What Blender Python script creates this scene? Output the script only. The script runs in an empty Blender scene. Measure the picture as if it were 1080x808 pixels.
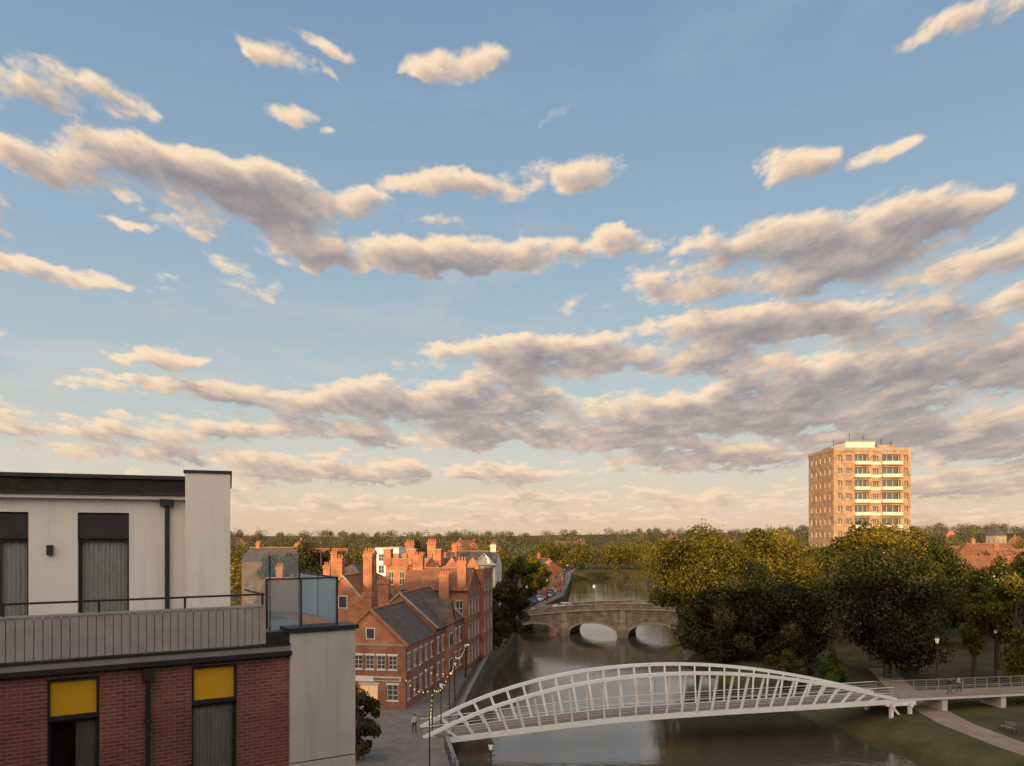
import bpy, math, random
import numpy as np
from mathutils import Matrix, Vector, Quaternion
scene=bpy.context.scene
F=816.0; H=20.0; HV=565.0
def PX(u,Y): return (u-540)/F*Y
def PZ(v,Y): return H-(v-HV)/F*Y
# ------------------------------------------------------------------ materials
MATS={}
def newmat(name):
    m=bpy.data.materials.new(name); m.use_nodes=True
    nt=m.node_tree; b=nt.nodes.get('Principled BSDF'); MATS[name]=m
    return m,nt,b
def N(nt,t,**k):
    n=nt.nodes.new(t)
    for a,v in k.items(): setattr(n,a,v)
    return n
def rough_mat(name,c1,c2,scale=3.0,rough=0.8,bump=0.1,bscale=None,metal=0.0,spec=0.3):
    m,nt,b=newmat(name); L=nt.links
    tc=N(nt,'ShaderNodeNewGeometry')
    n1=N(nt,'ShaderNodeTexNoise'); n1.inputs['Scale'].default_value=scale; n1.inputs['Detail'].default_value=5; n1.inputs['Roughness'].default_value=0.65
    L.new(tc.outputs['Position'],n1.inputs['Vector'])
    r=N(nt,'ShaderNodeValToRGB'); r.color_ramp.elements[0].position=0.3; r.color_ramp.elements[1].position=0.7
    r.color_ramp.elements[0].color=(*c1,1); r.color_ramp.elements[1].color=(*c2,1)
    L.new(n1.outputs['Fac'],r.inputs[0]); L.new(r.outputs[0],b.inputs['Base Color'])
    if bump>0.04:
        n2=N(nt,'ShaderNodeTexNoise'); n2.inputs['Scale'].default_value=bscale or scale*6; n2.inputs['Detail'].default_value=3
        L.new(tc.outputs['Position'],n2.inputs['Vector'])
        bp=N(nt,'ShaderNodeBump'); bp.inputs['Strength'].default_value=bump; bp.inputs['Distance'].default_value=0.05
        L.new(n2.outputs['Fac'],bp.inputs['Height']); L.new(bp.outputs[0],b.inputs['Normal'])
    b.inputs['Roughness'].default_value=rough; b.inputs['Metallic'].default_value=metal
    b.inputs['Specular IOR Level'].default_value=spec
    return m
def streak_mat(name,c1,c2,dirt):
    m=rough_mat(name,c1,c2,0.8,0.85,0.1,40); nt=m.node_tree; L=nt.links; b=nt.nodes['Principled BSDF']
    src=b.inputs['Base Color'].links[0].from_socket
    g=N(nt,'ShaderNodeNewGeometry'); mp=N(nt,'ShaderNodeMapping'); mp.inputs['Scale'].default_value=(5,5,.35); L.new(g.outputs['Position'],mp.inputs[0])
    n=N(nt,'ShaderNodeTexNoise'); n.inputs['Scale'].default_value=1; n.inputs['Detail'].default_value=4; L.new(mp.outputs[0],n.inputs['Vector'])
    mr=N(nt,'ShaderNodeMapRange'); mr.inputs['From Min'].default_value=.52; mr.inputs['From Max'].default_value=.8; mr.inputs['To Max'].default_value=.55; L.new(n.outputs['Fac'],mr.inputs['Value'])
    mx=N(nt,'ShaderNodeMix',data_type='RGBA'); L.new(mr.outputs[0],mx.inputs[0]); L.new(src,mx.inputs[6]); mx.inputs[7].default_value=(*dirt,1); L.new(mx.outputs[2],b.inputs['Base Color'])
def brick_mat(name,c1,c2,mortar,scale=1.0,bw=0.225,bh=0.075,ms=0.01):
    m,nt,b=newmat(name); L=nt.links
    g=N(nt,'ShaderNodeNewGeometry'); sp=N(nt,'ShaderNodeSeparateXYZ'); L.new(g.outputs['Position'],sp.inputs[0])
    cr=N(nt,'ShaderNodeVectorMath',operation='CROSS_PRODUCT'); cr.inputs[1].default_value=(0,0,1)
    L.new(g.outputs['True Normal'],cr.inputs[0])
    dt=N(nt,'ShaderNodeVectorMath',operation='DOT_PRODUCT'); L.new(cr.outputs[0],dt.inputs[0]); L.new(g.outputs['Position'],dt.inputs[1])
    cb=N(nt,'ShaderNodeCombineXYZ'); L.new(dt.outputs['Value'],cb.inputs[0]); L.new(sp.outputs['Z'],cb.inputs[1])
    bt=N(nt,'ShaderNodeTexBrick'); L.new(cb.outputs[0],bt.inputs['Vector'])
    bt.inputs['Color1'].default_value=(*c1,1); bt.inputs['Color2'].default_value=(*c2,1); bt.inputs['Mortar'].default_value=(*mortar,1)
    bt.inputs['Scale'].default_value=scale; bt.inputs['Brick Width'].default_value=bw; bt.inputs['Row Height'].default_value=bh; bt.inputs['Mortar Size'].default_value=ms
    n1=N(nt,'ShaderNodeTexNoise'); n1.inputs['Scale'].default_value=0.7; n1.inputs['Detail'].default_value=6
    L.new(g.outputs['Position'],n1.inputs['Vector'])
    mr=N(nt,'ShaderNodeMapRange'); mr.inputs['From Min'].default_value=0.3; mr.inputs['From Max'].default_value=0.7; mr.inputs['To Min'].default_value=0.62; mr.inputs['To Max'].default_value=1.25
    L.new(n1.outputs['Fac'],mr.inputs['Value'])
    vm=N(nt,'ShaderNodeVectorMath',operation='SCALE'); L.new(bt.outputs['Color'],vm.inputs[0]); L.new(mr.outputs[0],vm.inputs['Scale'])
    L.new(vm.outputs[0],b.inputs['Base Color'])
    bp=N(nt,'ShaderNodeBump',invert=True); bp.inputs['Strength'].default_value=0.4; bp.inputs['Distance'].default_value=0.01
    L.new(bt.outputs['Fac'],bp.inputs['Height']); L.new(bp.outputs[0],b.inputs['Normal'])
    b.inputs['Roughness'].default_value=0.88; b.inputs['Specular IOR Level'].default_value=0.2
    return m
def leaf_mat(name,c1,c2,trans=0.3):
    m,nt,b=newmat(name); L=nt.links
    out=nt.nodes['Material Output']
    at=N(nt,'ShaderNodeAttribute',attribute_name='tint')
    r=N(nt,'ShaderNodeValToRGB'); r.color_ramp.elements[0].color=(*c1,1); r.color_ramp.elements[1].color=(*c2,1)
    L.new(at.outputs['Fac'],r.inputs[0])
    df=N(nt,'ShaderNodeBsdfDiffuse'); L.new(r.outputs[0],df.inputs['Color'])
    tr=N(nt,'ShaderNodeBsdfTranslucent'); L.new(r.outputs[0],tr.inputs['Color'])
    mx=N(nt,'ShaderNodeMixShader'); mx.inputs[0].default_value=trans
    L.new(df.outputs[0],mx.inputs[1]); L.new(tr.outputs[0],mx.inputs[2]); L.new(mx.outputs[0],out.inputs['Surface'])
    return m
def glass_mat(name,tint,fac,rough=0.03,frost=0.0,fc=(.5,.6,.6)):
    m,nt,b=newmat(name); L=nt.links; out=nt.nodes['Material Output']
    gl=N(nt,'ShaderNodeBsdfGlossy'); gl.inputs['Roughness'].default_value=rough; gl.inputs['Color'].default_value=(0.9,0.95,1,1)
    tr=N(nt,'ShaderNodeBsdfTransparent'); tr.inputs['Color'].default_value=(*tint,1)
    fr=N(nt,'ShaderNodeFresnel'); fr.inputs['IOR'].default_value=1.5
    ad=N(nt,'ShaderNodeMath',operation='ADD',use_clamp=True); ad.inputs[1].default_value=fac; L.new(fr.outputs[0],ad.inputs[0])
    mx=N(nt,'ShaderNodeMixShader'); L.new(ad.outputs[0],mx.inputs[0]); L.new(tr.outputs[0],mx.inputs[1]); L.new(gl.outputs[0],mx.inputs[2])
    last=mx
    if frost:
        df=N(nt,'ShaderNodeBsdfDiffuse'); df.inputs[0].default_value=(*fc,1); tl=N(nt,'ShaderNodeBsdfTranslucent'); tl.inputs[0].default_value=(*fc,1)
        m1=N(nt,'ShaderNodeMixShader'); m1.inputs[0].default_value=.5; L.new(df.outputs[0],m1.inputs[1]); L.new(tl.outputs[0],m1.inputs[2])
        m2=N(nt,'ShaderNodeMixShader'); m2.inputs[0].default_value=frost; L.new(mx.outputs[0],m2.inputs[1]); L.new(m1.outputs[0],m2.inputs[2]); last=m2
    L.new(last.outputs[0],out.inputs['Surface'])
    return m
def dark_glass(name,c=(0.02,0.024,0.03),rough=0.08):
    m,nt,b=newmat(name); b.inputs['Roughness'].default_value=rough
    b.inputs['Specular IOR Level'].default_value=0.9
    n=N(nt,'ShaderNodeTexNoise'); n.inputs['Scale'].default_value=0.35; g=N(nt,'ShaderNodeNewGeometry'); nt.links.new(g.outputs['Position'],n.inputs['Vector'])
    r=N(nt,'ShaderNodeValToRGB'); r.color_ramp.elements[0].color=(*c,1); r.color_ramp.elements[1].color=(c[0]*5,c[1]*4.5,c[2]*4,1)
    nt.links.new(n.outputs['Fac'],r.inputs[0]); nt.links.new(r.outputs[0],b.inputs['Base Color'])
    return m
def emis_mat(name,c,s):
    m,nt,b=newmat(name); b.inputs['Emission Color'].default_value=(*c,1); b.inputs['Emission Strength'].default_value=s; b.inputs['Base Color'].default_value=(*c,1)
    try: m.cycles.emission_sampling='NONE'
    except Exception: pass
    return m
streak_mat('render_white',(0.66,0.625,0.57),(0.74,0.705,0.65),(.50,.47,.42))
streak_mat('concrete_panel',(0.50,0.465,0.41),(0.61,0.57,0.505),(.36,.33,.29))
rough_mat('dark_metal',(0.02,0.02,0.022),(0.035,0.034,0.036),4,0.5,0.02)
rough_mat('roof_felt',(0.012,0.011,0.012),(0.035,0.03,0.03),3,0.8,0.6,8)
rough_mat('grey_board',(0.33,0.285,0.275),(0.42,0.37,0.355),2.5,0.6,0.05)
rough_mat('band_grey',(0.22,0.215,0.22),(0.29,0.28,0.28),2.5,0.6,0.05)
rough_mat('yellow_panel',(0.64,0.35,0.012),(0.74,0.42,0.02),1.5,0.5,0.03)
rough_mat('curtain',(0.66,0.65,0.63),(0.78,0.77,0.75),4,0.9,0.05)
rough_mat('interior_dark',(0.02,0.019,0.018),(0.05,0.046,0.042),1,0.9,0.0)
rough_mat('white_paint',(0.70,0.69,0.67),(0.80,0.79,0.77),1.2,0.45,0.03)
rough_mat('window_white',(0.6,0.58,0.54),(0.72,0.70,0.66),3,0.6,0.02)
rough_mat('stucco_cream',(0.60,0.55,0.47),(0.72,0.67,0.58),0.6,0.85,0.05)
rough_mat('slate',(0.06,0.05,0.048),(0.13,0.105,0.095),1.2,0.75,0.4,6)
rough_mat('clay_tile',(0.17,0.075,0.045),(0.29,0.13,0.07),1.0,0.85,0.4,7)
rough_mat('terracotta',(0.34,0.14,0.06),(0.45,0.19,0.085),2,0.85,0.1)
rough_mat('stone',(0.26,0.21,0.15),(0.42,0.35,0.26),0.7,0.9,0.4,3)
rough_mat('stone_wall',(0.06,0.055,0.035),(0.18,0.155,0.115),0.5,0.9,0.4,3)
rough_mat('paving',(0.14,0.125,0.11),(0.23,0.205,0.18),0.9,0.85,0.2,8)
rough_mat('asphalt',(0.045,0.045,0.047),(0.07,0.068,0.066),2,0.9,0.3,20)
rough_mat('path_tan',(0.24,0.175,0.12),(0.34,0.255,0.185),0.6,0.9,0.2,10)
rough_mat('road_paint',(0.6,0.6,0.58),(0.75,0.75,0.73),3,0.7,0.02)
rough_mat('kerb_stone',(0.20,0.185,0.16),(0.30,0.28,0.25),2,0.85,0.1)
rough_mat('bark',(0.05,0.038,0.028),(0.10,0.078,0.055),3,0.95,0.6,12)
rough_mat('deck_timber',(0.18,0.135,0.10),(0.27,0.21,0.165),3,0.8,0.1)
rough_mat('tyre',(0.01,0.01,0.01),(0.02,0.02,0.02),3,0.9,0.05)
for nm,c in dict(car_white=(.7,.7,.7),car_silver=(.4,.41,.43),car_black=(.02,.02,.025),car_blue=(.04,.07,.2),car_red=(.35,.03,.03)).items():
    rough_mat(nm,c,tuple(min(1,x*1.1) for x in c),1,0.28,0.0,spec=0.6)
rough_mat('skin',(0.45,0.27,0.19),(0.5,0.31,0.22),3,0.6,0.02); rough_mat('hair',(0.02,0.014,0.01),(0.04,0.025,0.018),20,0.7,0.2)
brick_mat('brick_red',(0.27,0.078,0.05),(0.17,0.054,0.04),(0.22,0.18,0.155))
brick_mat('brick_vict',(0.37,0.13,0.075),(0.27,0.09,0.055),(0.27,0.20,0.15))
brick_mat('brick_orange',(0.50,0.18,0.08),(0.40,0.135,0.06),(0.34,0.24,0.16))
brick_mat('brick_tower',(0.45,0.28,0.155),(0.37,0.225,0.125),(0.36,0.26,0.18))
brick_mat('brick_brown',(0.26,0.135,0.085),(0.19,0.10,0.07),(0.2,0.16,0.12))
brick_mat('bridge_stone',(0.30,0.24,0.17),(0.21,0.17,0.12),(0.13,0.105,0.08),1.0,0.9,0.42,0.02)
leaf_mat('leaf_green',(0.016,0.026,0.008),(0.13,0.14,0.03))
leaf_mat('leaf_yellow',(0.028,0.034,0.008),(0.27,0.22,0.035))
leaf_mat('leaf_dark',(0.014,0.019,0.009),(0.10,0.095,0.035),0.2)
leaf_mat('leaf_fresh',(0.025,0.045,0.01),(0.14,0.20,0.04))
leaf_mat('leaf_far_hazed',(0.075,0.078,0.045),(0.21,0.19,0.085))  # distance haze put into the far leaf colour as lifted darks
glass_mat('glass_near',(0.86,0.90,0.92),0.02)
glass_mat('glass_balustrade',(0.82,0.92,0.92),0.03,frost=.32,fc=(.55,.66,.66))
dark_glass('glass_dark')
emis_mat('bulb',(1.0,0.72,0.35),1.2)
emis_mat('lamp_lit',(0.9,0.8,0.62),0.2)
emis_mat('shop_lit',(1.0,0.62,0.28),0.15)
m,nt,b=newmat('water'); L=nt.links
g=N(nt,'ShaderNodeNewGeometry'); mp=N(nt,'ShaderNodeMapping'); mp.inputs['Scale'].default_value=(0.5,1.0,1); L.new(g.outputs['Position'],mp.inputs[0])
n1=N(nt,'ShaderNodeTexNoise'); n1.inputs['Scale'].default_value=1.6; n1.inputs['Detail'].default_value=5; L.new(mp.outputs[0],n1.inputs['Vector'])
n2=N(nt,'ShaderNodeTexNoise'); n2.inputs['Scale'].default_value=0.09; n2.inputs['Detail'].default_value=3; L.new(g.outputs['Position'],n2.inputs['Vector'])
mr=N(nt,'ShaderNodeMapRange'); mr.inputs['From Min'].default_value=.35; mr.inputs['From Max'].default_value=.65; mr.inputs['To Min'].default_value=0.03; mr.inputs['To Max'].default_value=0.15; L.new(n2.outputs['Fac'],mr.inputs['Value'])
bp=N(nt,'ShaderNodeBump'); bp.inputs['Distance'].default_value=0.25; L.new(mr.outputs[0],bp.inputs['Strength']); L.new(n1.outputs['Fac'],bp.inputs['Height']); L.new(bp.outputs[0],b.inputs['Normal'])
b.inputs['Base Color'].default_value=(0.075,0.064,0.042,1); b.inputs['Roughness'].default_value=0.05; b.inputs['IOR'].default_value=1.75
m,nt,b=newmat('ground_grass'); L=nt.links
g=N(nt,'ShaderNodeNewGeometry')
n1=N(nt,'ShaderNodeTexNoise'); n1.inputs['Scale'].default_value=0.12; n1.inputs['Detail'].default_value=9; n1.inputs['Roughness'].default_value=.7; L.new(g.outputs['Position'],n1.inputs['Vector'])
r=N(nt,'ShaderNodeValToRGB'); e=r.color_ramp.elements; e[0].position=.35; e[0].color=(0.045,0.05,0.018,1); e[1].position=.7; e[1].color=(0.15,0.115,0.055,1)
L.new(n1.outputs['Fac'],r.inputs[0]); L.new(r.outputs[0],b.inputs['Base Color']); b.inputs['Roughness'].default_value=.95; b.inputs['Specular IOR Level'].default_value=.1
n2=N(nt,'ShaderNodeTexNoise'); n2.inputs['Scale'].default_value=9; n2.inputs['Detail'].default_value=4; L.new(g.outputs['Position'],n2.inputs['Vector'])
bp=N(nt,'ShaderNodeBump'); bp.inputs['Strength'].default_value=.6; bp.inputs['Distance'].default_value=.08; L.new(n2.outputs['Fac'],bp.inputs['Height']); L.new(bp.outputs[0],b.inputs['Normal'])
# ------------------------------------------------------------------ builder
class B:
    def __init__(s,name): s.name=name; s.v=[]; s.f=[]; s.m=[]; s.mats=[]; s.M=Matrix.Identity(4); s.sm=[]
    def mi(s,mat):
        if mat not in s.mats: s.mats.append(mat)
        return s.mats.index(mat)
    def face(s,pts,mat,smooth=False):
        i=len(s.v)
        for p in pts: s.v.append(tuple(s.M@Vector(p)))
        s.f.append(list(range(i,i+len(pts)))); s.m.append(s.mi(mat)); s.sm.append(smooth)
    def box(s,x0,x1,y0,y1,z0,z1,mat):
        c=[(x0,y0,z0),(x1,y0,z0),(x1,y1,z0),(x0,y1,z0),(x0,y0,z1),(x1,y0,z1),(x1,y1,z1),(x0,y1,z1)]
        for q in ((0,3,2,1),(4,5,6,7),(0,1,5,4),(1,2,6,5),(2,3,7,6),(3,0,4,7)): s.face([c[k] for k in q],mat)
    def beam(s,a,b,w,h,mat):
        a=Vector(a); b=Vector(b); d=(b-a); l=d.length
        if l<1e-6: return
        d.normalize(); up=Vector((0,0,1)) if abs(d.z)<0.98 else Vector((1,0,0))
        x=d.cross(up).normalized(); y=x.cross(d).normalized()
        c=[]
        for p in (a,b):
            for sx,sy in ((-1,-1),(1,-1),(1,1),(-1,1)): c.append(p+x*sx*w/2+y*sy*h/2)
        for q in ((3,2,1,0),(4,5,6,7),(0,1,5,4),(1,2,6,5),(2,3,7,6),(3,0,4,7)): s.face([c[k] for k in q],mat)
    def tube(s,pts,rs,mat,n=8,cap=True):
        pts=[Vector(p) for p in pts]; rings=[]
        for i,p in enumerate(pts):
            d=(pts[min(i+1,len(pts)-1)]-pts[max(i-1,0)]).normalized()
            up=Vector((0,0,1)) if abs(d.z)<0.9 else Vector((0,1,0))
            x=d.cross(up).normalized(); y=x.cross(d).normalized()
            r=rs[i] if hasattr(rs,'__len__') else rs
            rings.append([p+(x*math.cos(2*math.pi*k/n)+y*math.sin(2*math.pi*k/n))*r for k in range(n)])
        for i in range(len(rings)-1):
            for k in range(n):
                s.face([rings[i][k],rings[i][(k+1)%n],rings[i+1][(k+1)%n],rings[i+1][k]],mat,True)
        if cap:
            s.face(rings[0][::-1],mat); s.face(rings[-1],mat)
    def lathe(s,prof,mat,n=12,center=(0,0,0)):
        cx,cy,cz=center
        for i in range(len(prof)-1):
            r0,z0=prof[i]; r1,z1=prof[i+1]
            for k in range(n):
                a=2*math.pi*k/n; c=2*math.pi*(k+1)/n
                s.face([(cx+r0*math.cos(a),cy+r0*math.sin(a),cz+z0),(cx+r0*math.cos(c),cy+r0*math.sin(c),cz+z0),(cx+r1*math.cos(c),cy+r1*math.sin(c),cz+z1),(cx+r1*math.cos(a),cy+r1*math.sin(a),cz+z1)],mat,True)
    def facade(s,w,z0,z1,ops,mat,glass='glass_dark',frame='window_white',rec=0.14,bars=(1,1),x0=0.0,sill=None,fw=0.06):
        """wall in local plane y=0 facing -y with real recessed openings"""
        xs=sorted(set([x0,w]+[o[0] for o in ops]+[o[1] for o in ops])); zs=sorted(set([z0,z1]+[o[2] for o in ops]+[o[3] for o in ops]))
        for i in range(len(xs)-1):
            for j in range(len(zs)-1):
                cx=(xs[i]+xs[i+1])/2; cz=(zs[j]+zs[j+1])/2
                if any(o[0]<cx<o[1] and o[2]<cz<o[3] for o in ops): continue
                s.face([(xs[i],0,zs[j]),(xs[i+1],0,zs[j]),(xs[i+1],0,zs[j+1]),(xs[i],0,zs[j+1])],mat)
        for o in ops:
            a,b_,c,d=o[:4]; g=o[4] if len(o)>4 else glass
            s.face([(a,0,c),(a,rec,c),(b_,rec,c),(b_,0,c)],mat); s.face([(a,0,d),(b_,0,d),(b_,rec,d),(a,rec,d)],mat)
            s.face([(a,0,c),(a,0,d),(a,rec,d),(a,rec,c)],mat); s.face([(b_,0,c),(b_,rec,c),(b_,rec,d),(b_,0,d)],mat)
            s.face([(a,rec,c),(b_,rec,c),(b_,rec,d),(a,rec,d)],g)
            if frame:
                y0,y1=rec-0.06,rec-0.003
                s.box(a,a+fw,y0,y1,c,d,frame); s.box(b_-fw,b_,y0,y1,c,d,frame); s.box(a+fw,b_-fw,y0,y1,c,c+fw,frame); s.box(a+fw,b_-fw,y0,y1,d-fw,d,frame)
                nx,nz=bars
                for k in range(1,nx+1):
                    xx=a+(b_-a)*k/(nx+1); s.box(xx-fw*.4,xx+fw*.4,y0+.01,y1-.004,c+fw,d-fw,frame)
                for k in range(1,nz+1):
                    zz=c+(d-c)*k/(nz+1); s.box(a+fw,b_-fw,y0+.013,y1-.007,zz-fw*.4,zz+fw*.4,frame)
            if sill: s.box(a-.08,b_+.08,-.07,.02,c-.12,c-.003,sill); s.box(a-.1,b_+.1,-.03,.01,d+.003,d+.22,sill)
    def done(s):
        me=bpy.data.meshes.new(s.name); me.from_pydata(s.v,[],s.f)
        for mt in s.mats: me.materials.append(MATS[mt])
        me.polygons.foreach_set('material_index',s.m); me.polygons.foreach_set('use_smooth',s.sm); me.update()
        o=bpy.data.objects.new(s.name,me); scene.collection.objects.link(o); return o
def frame(x,y,ang,z=0): return Matrix.Translation((x,y,z))@Matrix.Rotation(math.radians(ang),4,'Z')
def grid_ops(w,cols,ww,rows,x0=0.0):
    ops=[]
    for i in range(cols):
        c=x0+(w-x0)*(i+.5)/cols
        for (a,b_) in rows: ops.append((c-ww/2,c+ww/2,a,b_))
    return ops
def block(b,M,w,d,z0,z1,wall,rows,cols=(3,3,3,3),ww=1.0,roof='gable_y',rise=3,rmat='slate',over=0.3,frame_m='window_white',bars=(1,1),sill=None,parapet=.6,glass='glass_dark'):
    sides=[(M,w,cols[0]),(M@Matrix.Translation((w,0,0))@Matrix.Rotation(math.pi/2,4,'Z'),d,cols[1]),
           (M@Matrix.Translation((w,d,0))@Matrix.Rotation(math.pi,4,'Z'),w,cols[2]),(M@Matrix.Translation((0,d,0))@Matrix.Rotation(-math.pi/2,4,'Z'),d,cols[3])]
    for SM,ln,c in sides:
        b.M=SM; b.facade(ln,z0,z1,grid_ops(ln,c,ww,rows) if c else [],wall,glass=glass,frame=frame_m,bars=bars,sill=sill)
    b.M=M
    if roof=='flat':
        b.face([(0,0,z1-.3),(w,0,z1-.3),(w,d,z1-.3),(0,d,z1-.3)],rmat)
        t=.25
        for q in ((-.05,w+.05,-.05,t),(-.05,w+.05,d-t,d+.05),(-.05,t,t,d-t),(w-t,w+.05,t,d-t)): b.box(*q,z1+.002,z1+parapet,wall)
        for q in ((-.1,w+.1,-.1,t+.05),(-.1,w+.1,d-t-.05,d+.1),(-.1,t+.05,t+.05,d-t-.05),(w-t-.05,w+.1,t+.05,d-t-.05)): b.box(*q,z1+parapet+.002,z1+parapet+.12,'stone')
    elif roof=='gable_y':
        for yy,o in ((0,1),(d,-1)):
            b.face([(0,yy,z1),(w,yy,z1),(w/2,yy,z1+rise)],wall)
            b.beam((-over,yy-.06*o,z1-.05),(w/2,yy-.06*o,z1+rise+.12),.3,.18,'stone'); b.beam((w+over,yy-.06*o,z1-.05),(w/2,yy-.06*o,z1+rise+.12),.3,.18,'stone')
        k=rise/(w/2)
        for sx in (0,1):
            e=(-over,z1-over*k) if sx==0 else (w+over,z1-over*k)
            b.face([(e[0],0.05,e[1]+.06),(w/2,0.05,z1+rise+.06),(w/2,d-.05,z1+rise+.06),(e[0],d-.05,e[1]+.06)],rmat)
            b.box(e[0]-.08,e[0]+.08,0,d,e[1]-.1,e[1]+.03,'dark_metal')
        b.box(w/2-.12,w/2+.12,.1,d-.1,z1+rise+.03,z1+rise+.17,'terracotta')
    elif roof=='gable_x':
        for xx in (0,w): b.face([(xx,0,z1),(xx,d,z1),(xx,d/2,z1+rise)],wall)
        k=rise/(d/2)
        b.face([(-.1,-over,z1-over*k+.06),(w+.1,-over,z1-over*k+.06),(w+.1,d/2,z1+rise+.06),(-.1,d/2,z1+rise+.06)],rmat)
        b.face([(-.1,d+over,z1-over*k+.06),(w+.1,d+over,z1-over*k+.06),(w+.1,d/2,z1+rise+.06),(-.1,d/2,z1+rise+.06)],rmat)
        b.box(-.1,w+.1,-over-.1,-over+.05,z1-over*k-.1,z1-over*k+.03,'dark_metal')
        b.box(-.1,w+.1,d/2-.12,d/2+.12,z1+rise+.03,z1+rise+.17,'terracotta')
    elif roof=='hip':
        i=min(w,d)/2; o=over
        A,Bc,C,D=(-o,-o,z1),(w+o,-o,z1),(w+o,d+o,z1),(-o,d+o,z1)
        if w>=d: p,q=(i,d/2,z1+rise),(w-i,d/2,z1+rise); fs=[(A,Bc,q,p),(C,D,p,q),(Bc,C,q),(D,A,p)]
        else: p,q=(w/2,i,z1+rise),(w/2,d-i,z1+rise); fs=[(A,Bc,p),(Bc,C,q,p),(C,D,q),(D,A,p,q)]
        for f_ in fs: b.face(list(f_),rmat)
        b.face([A,Bc,C,D],'stone')
def chimney(b,x,y,z0,z1,w=1.0,d=.7,pots=3,mat='brick_orange'):
    b.box(x-w/2,x+w/2,y-d/2,y+d/2,z0,z1,mat); b.box(x-w/2-.1,x+w/2+.1,y-d/2-.1,y+d/2+.1,z1-.35,z1-.12,mat); b.box(x-w/2-.06,x+w/2+.06,y-d/2-.06,y+d/2+.06,z1+.002,z1+.1,mat)
    for k in range(pots):
        px=x-w/2+w*(k+.5)/pots; b.lathe([(.13,.1),(.11,.5),(.14,.55),(.1,.56)],'terracotta',8,(px,y,z1))
# ------------------------------------------------------------------ ground, river
LB=[(-200,5),(-20,5),(40,2),(50,-.3),(60,-4.2),(69,-5.8),(90,-5),(117,-3.6),(135,-1),(150,0),(165,1.5),(217,15),(350,27),(380,75)]
RB=[(-200,45),(50,40),(67,37),(88,33),(105,30.5),(120,27),(130,31),(146,50),(165,48),(217,46),(250,46),(350,60),(380,76)]
def lb(y): return float(np.interp(y,[p[0] for p in LB],[p[1] for p in LB]))
def rb(y): return float(np.interp(y,[p[0] for p in RB],[p[1] for p in RB]))
def hill(x,y):
    if y<450: return 0
    return (min(y,2600)-450)*0.0055*(1+.25*math.sin(x*.002+1)+.1*math.sin(x*.007))+min(max((x-100)/700,0),1)*min((y-450)/700,1)*15
def gl(y): return float(np.interp(y,[-999,138,150,9999],[2,2,3,3]))
def gz(x,y):
    if y<380 and x>=rb(y): return float(np.interp(x-rb(y),[0,4],[.6,2.0]))*1.0+float(np.interp(y,[138,150],[0,1]))
    return gl(y)+hill(x,y)
ys=sorted(set([-200,-100,-20,0,20,40,45,50,55,60,64,69,75,80,85,90,95,100,105,110,117,120,125,130,135,138,144,146,150,155,160,165,175,190,217,230,250,275,300,325,350,365,380,400,450,500,600,750,900,1200,1600,2100,2600,4000,7000]))
gb_v=[];gb_f=[];rows=[]
for y in ys:
    l,r_=lb(y),rb(y); ch=y<=380
    g0=gl(y)
    row=[(x,y,g0+hill(x,y)) for x in (-6000,-2500,-1200,-600,-300,-100,-40)]
    row+=[(l,y,g0+hill(l,y)),(l+.05,y,-1.5 if ch else g0+hill(l,y)),(max(l+.1,r_-2),y,-1.5 if ch else g0+hill(l,y)),(r_,y,.6 if ch else g0+hill(r_,y)),(r_+4,y,2+np.interp(y,[138,150],[0,1])+hill(r_,y))]
    row+=[(x,y,g0+hill(x,y)) for x in (110,160,300,450,600,800,1200,2500,6000)]
    rows.append(len(gb_v)); gb_v+=row
nc=len(row)
for i in range(len(ys)-1):
    for k in range(nc-1): a=rows[i]+k; c=rows[i+1]+k; gb_f.append((a,a+1,c+1,c))
me=bpy.data.meshes.new('ground'); me.from_pydata(gb_v,[],gb_f); me.materials.append(MATS['ground_grass']); o=bpy.data.objects.new('ground',me); scene.collection.objects.link(o)
b=B('river_water')
yy=[y for y in ys if y<=380]
for i in range(len(yy)-1):
    a,c=yy[i],yy[i+1]; b.face([(lb(a)-.01,a,0),(rb(a)+.3,a,0),(rb(c)+.3,c,0),(lb(c)-.01,c,0)],'water')
b.done()
b=B('quay_wall')
for i in range(len(yy)-1):
    a,c=yy[i],yy[i+1]
    if c>210 or a<20: continue
    za,zc=gl(a),gl(c)
    b.face([(lb(a)+.12,a,-1),(lb(c)+.12,c,-1),(lb(c)+.12,c,zc+.02),(lb(a)+.12,a,za+.02)],'stone_wall')
    b.beam((lb(a)-.05,a,za+.07),(lb(c)-.05,c,zc+.07),.4,.12,'kerb_stone')
b.done()
b=B('promenade_pavement')
for i in range(len(yy)-1):
    a,c=yy[i],yy[i+1]
    if c>138 or a<20: continue
    b.face([(-60,a,2.004),(lb(a)-.2,a,2.004),(lb(c)-.2,c,2.004),(-60,c,2.004)],'paving')
b.done()
b=B('riverside_path')
pp=[(47,50),(44.5,58),(43,66),(42.5,74),(43.5,82),(46,92),(50,105)]
for i in range(len(pp)-1):
    (x0,y0),(x1,y1)=pp[i],pp[i+1]
    b.face([(x0-1.6,y0,2.006),(x0+1.6,y0,2.006),(x1+1.6,y1,2.006),(x1-1.6,y1,2.006)],'path_tan')
pp=[(43,66),(50,63),(60,61),(80,60)]
for i in range(len(pp)-1):
    (x0,y0),(x1,y1)=pp[i],pp[i+1]; b.face([(x0,y0-1.3,2.010),(x1,y1-1.3,2.010),(x1,y1+1.3,2.010),(x0,y0+1.3,2.010)],'path_tan')
b.done()
b=B('embankment_road')
def rdx(y): return float(np.interp(y,[150,165,217,300,350,420],[-7,-5,7,15.5,19.5,30]))
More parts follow.
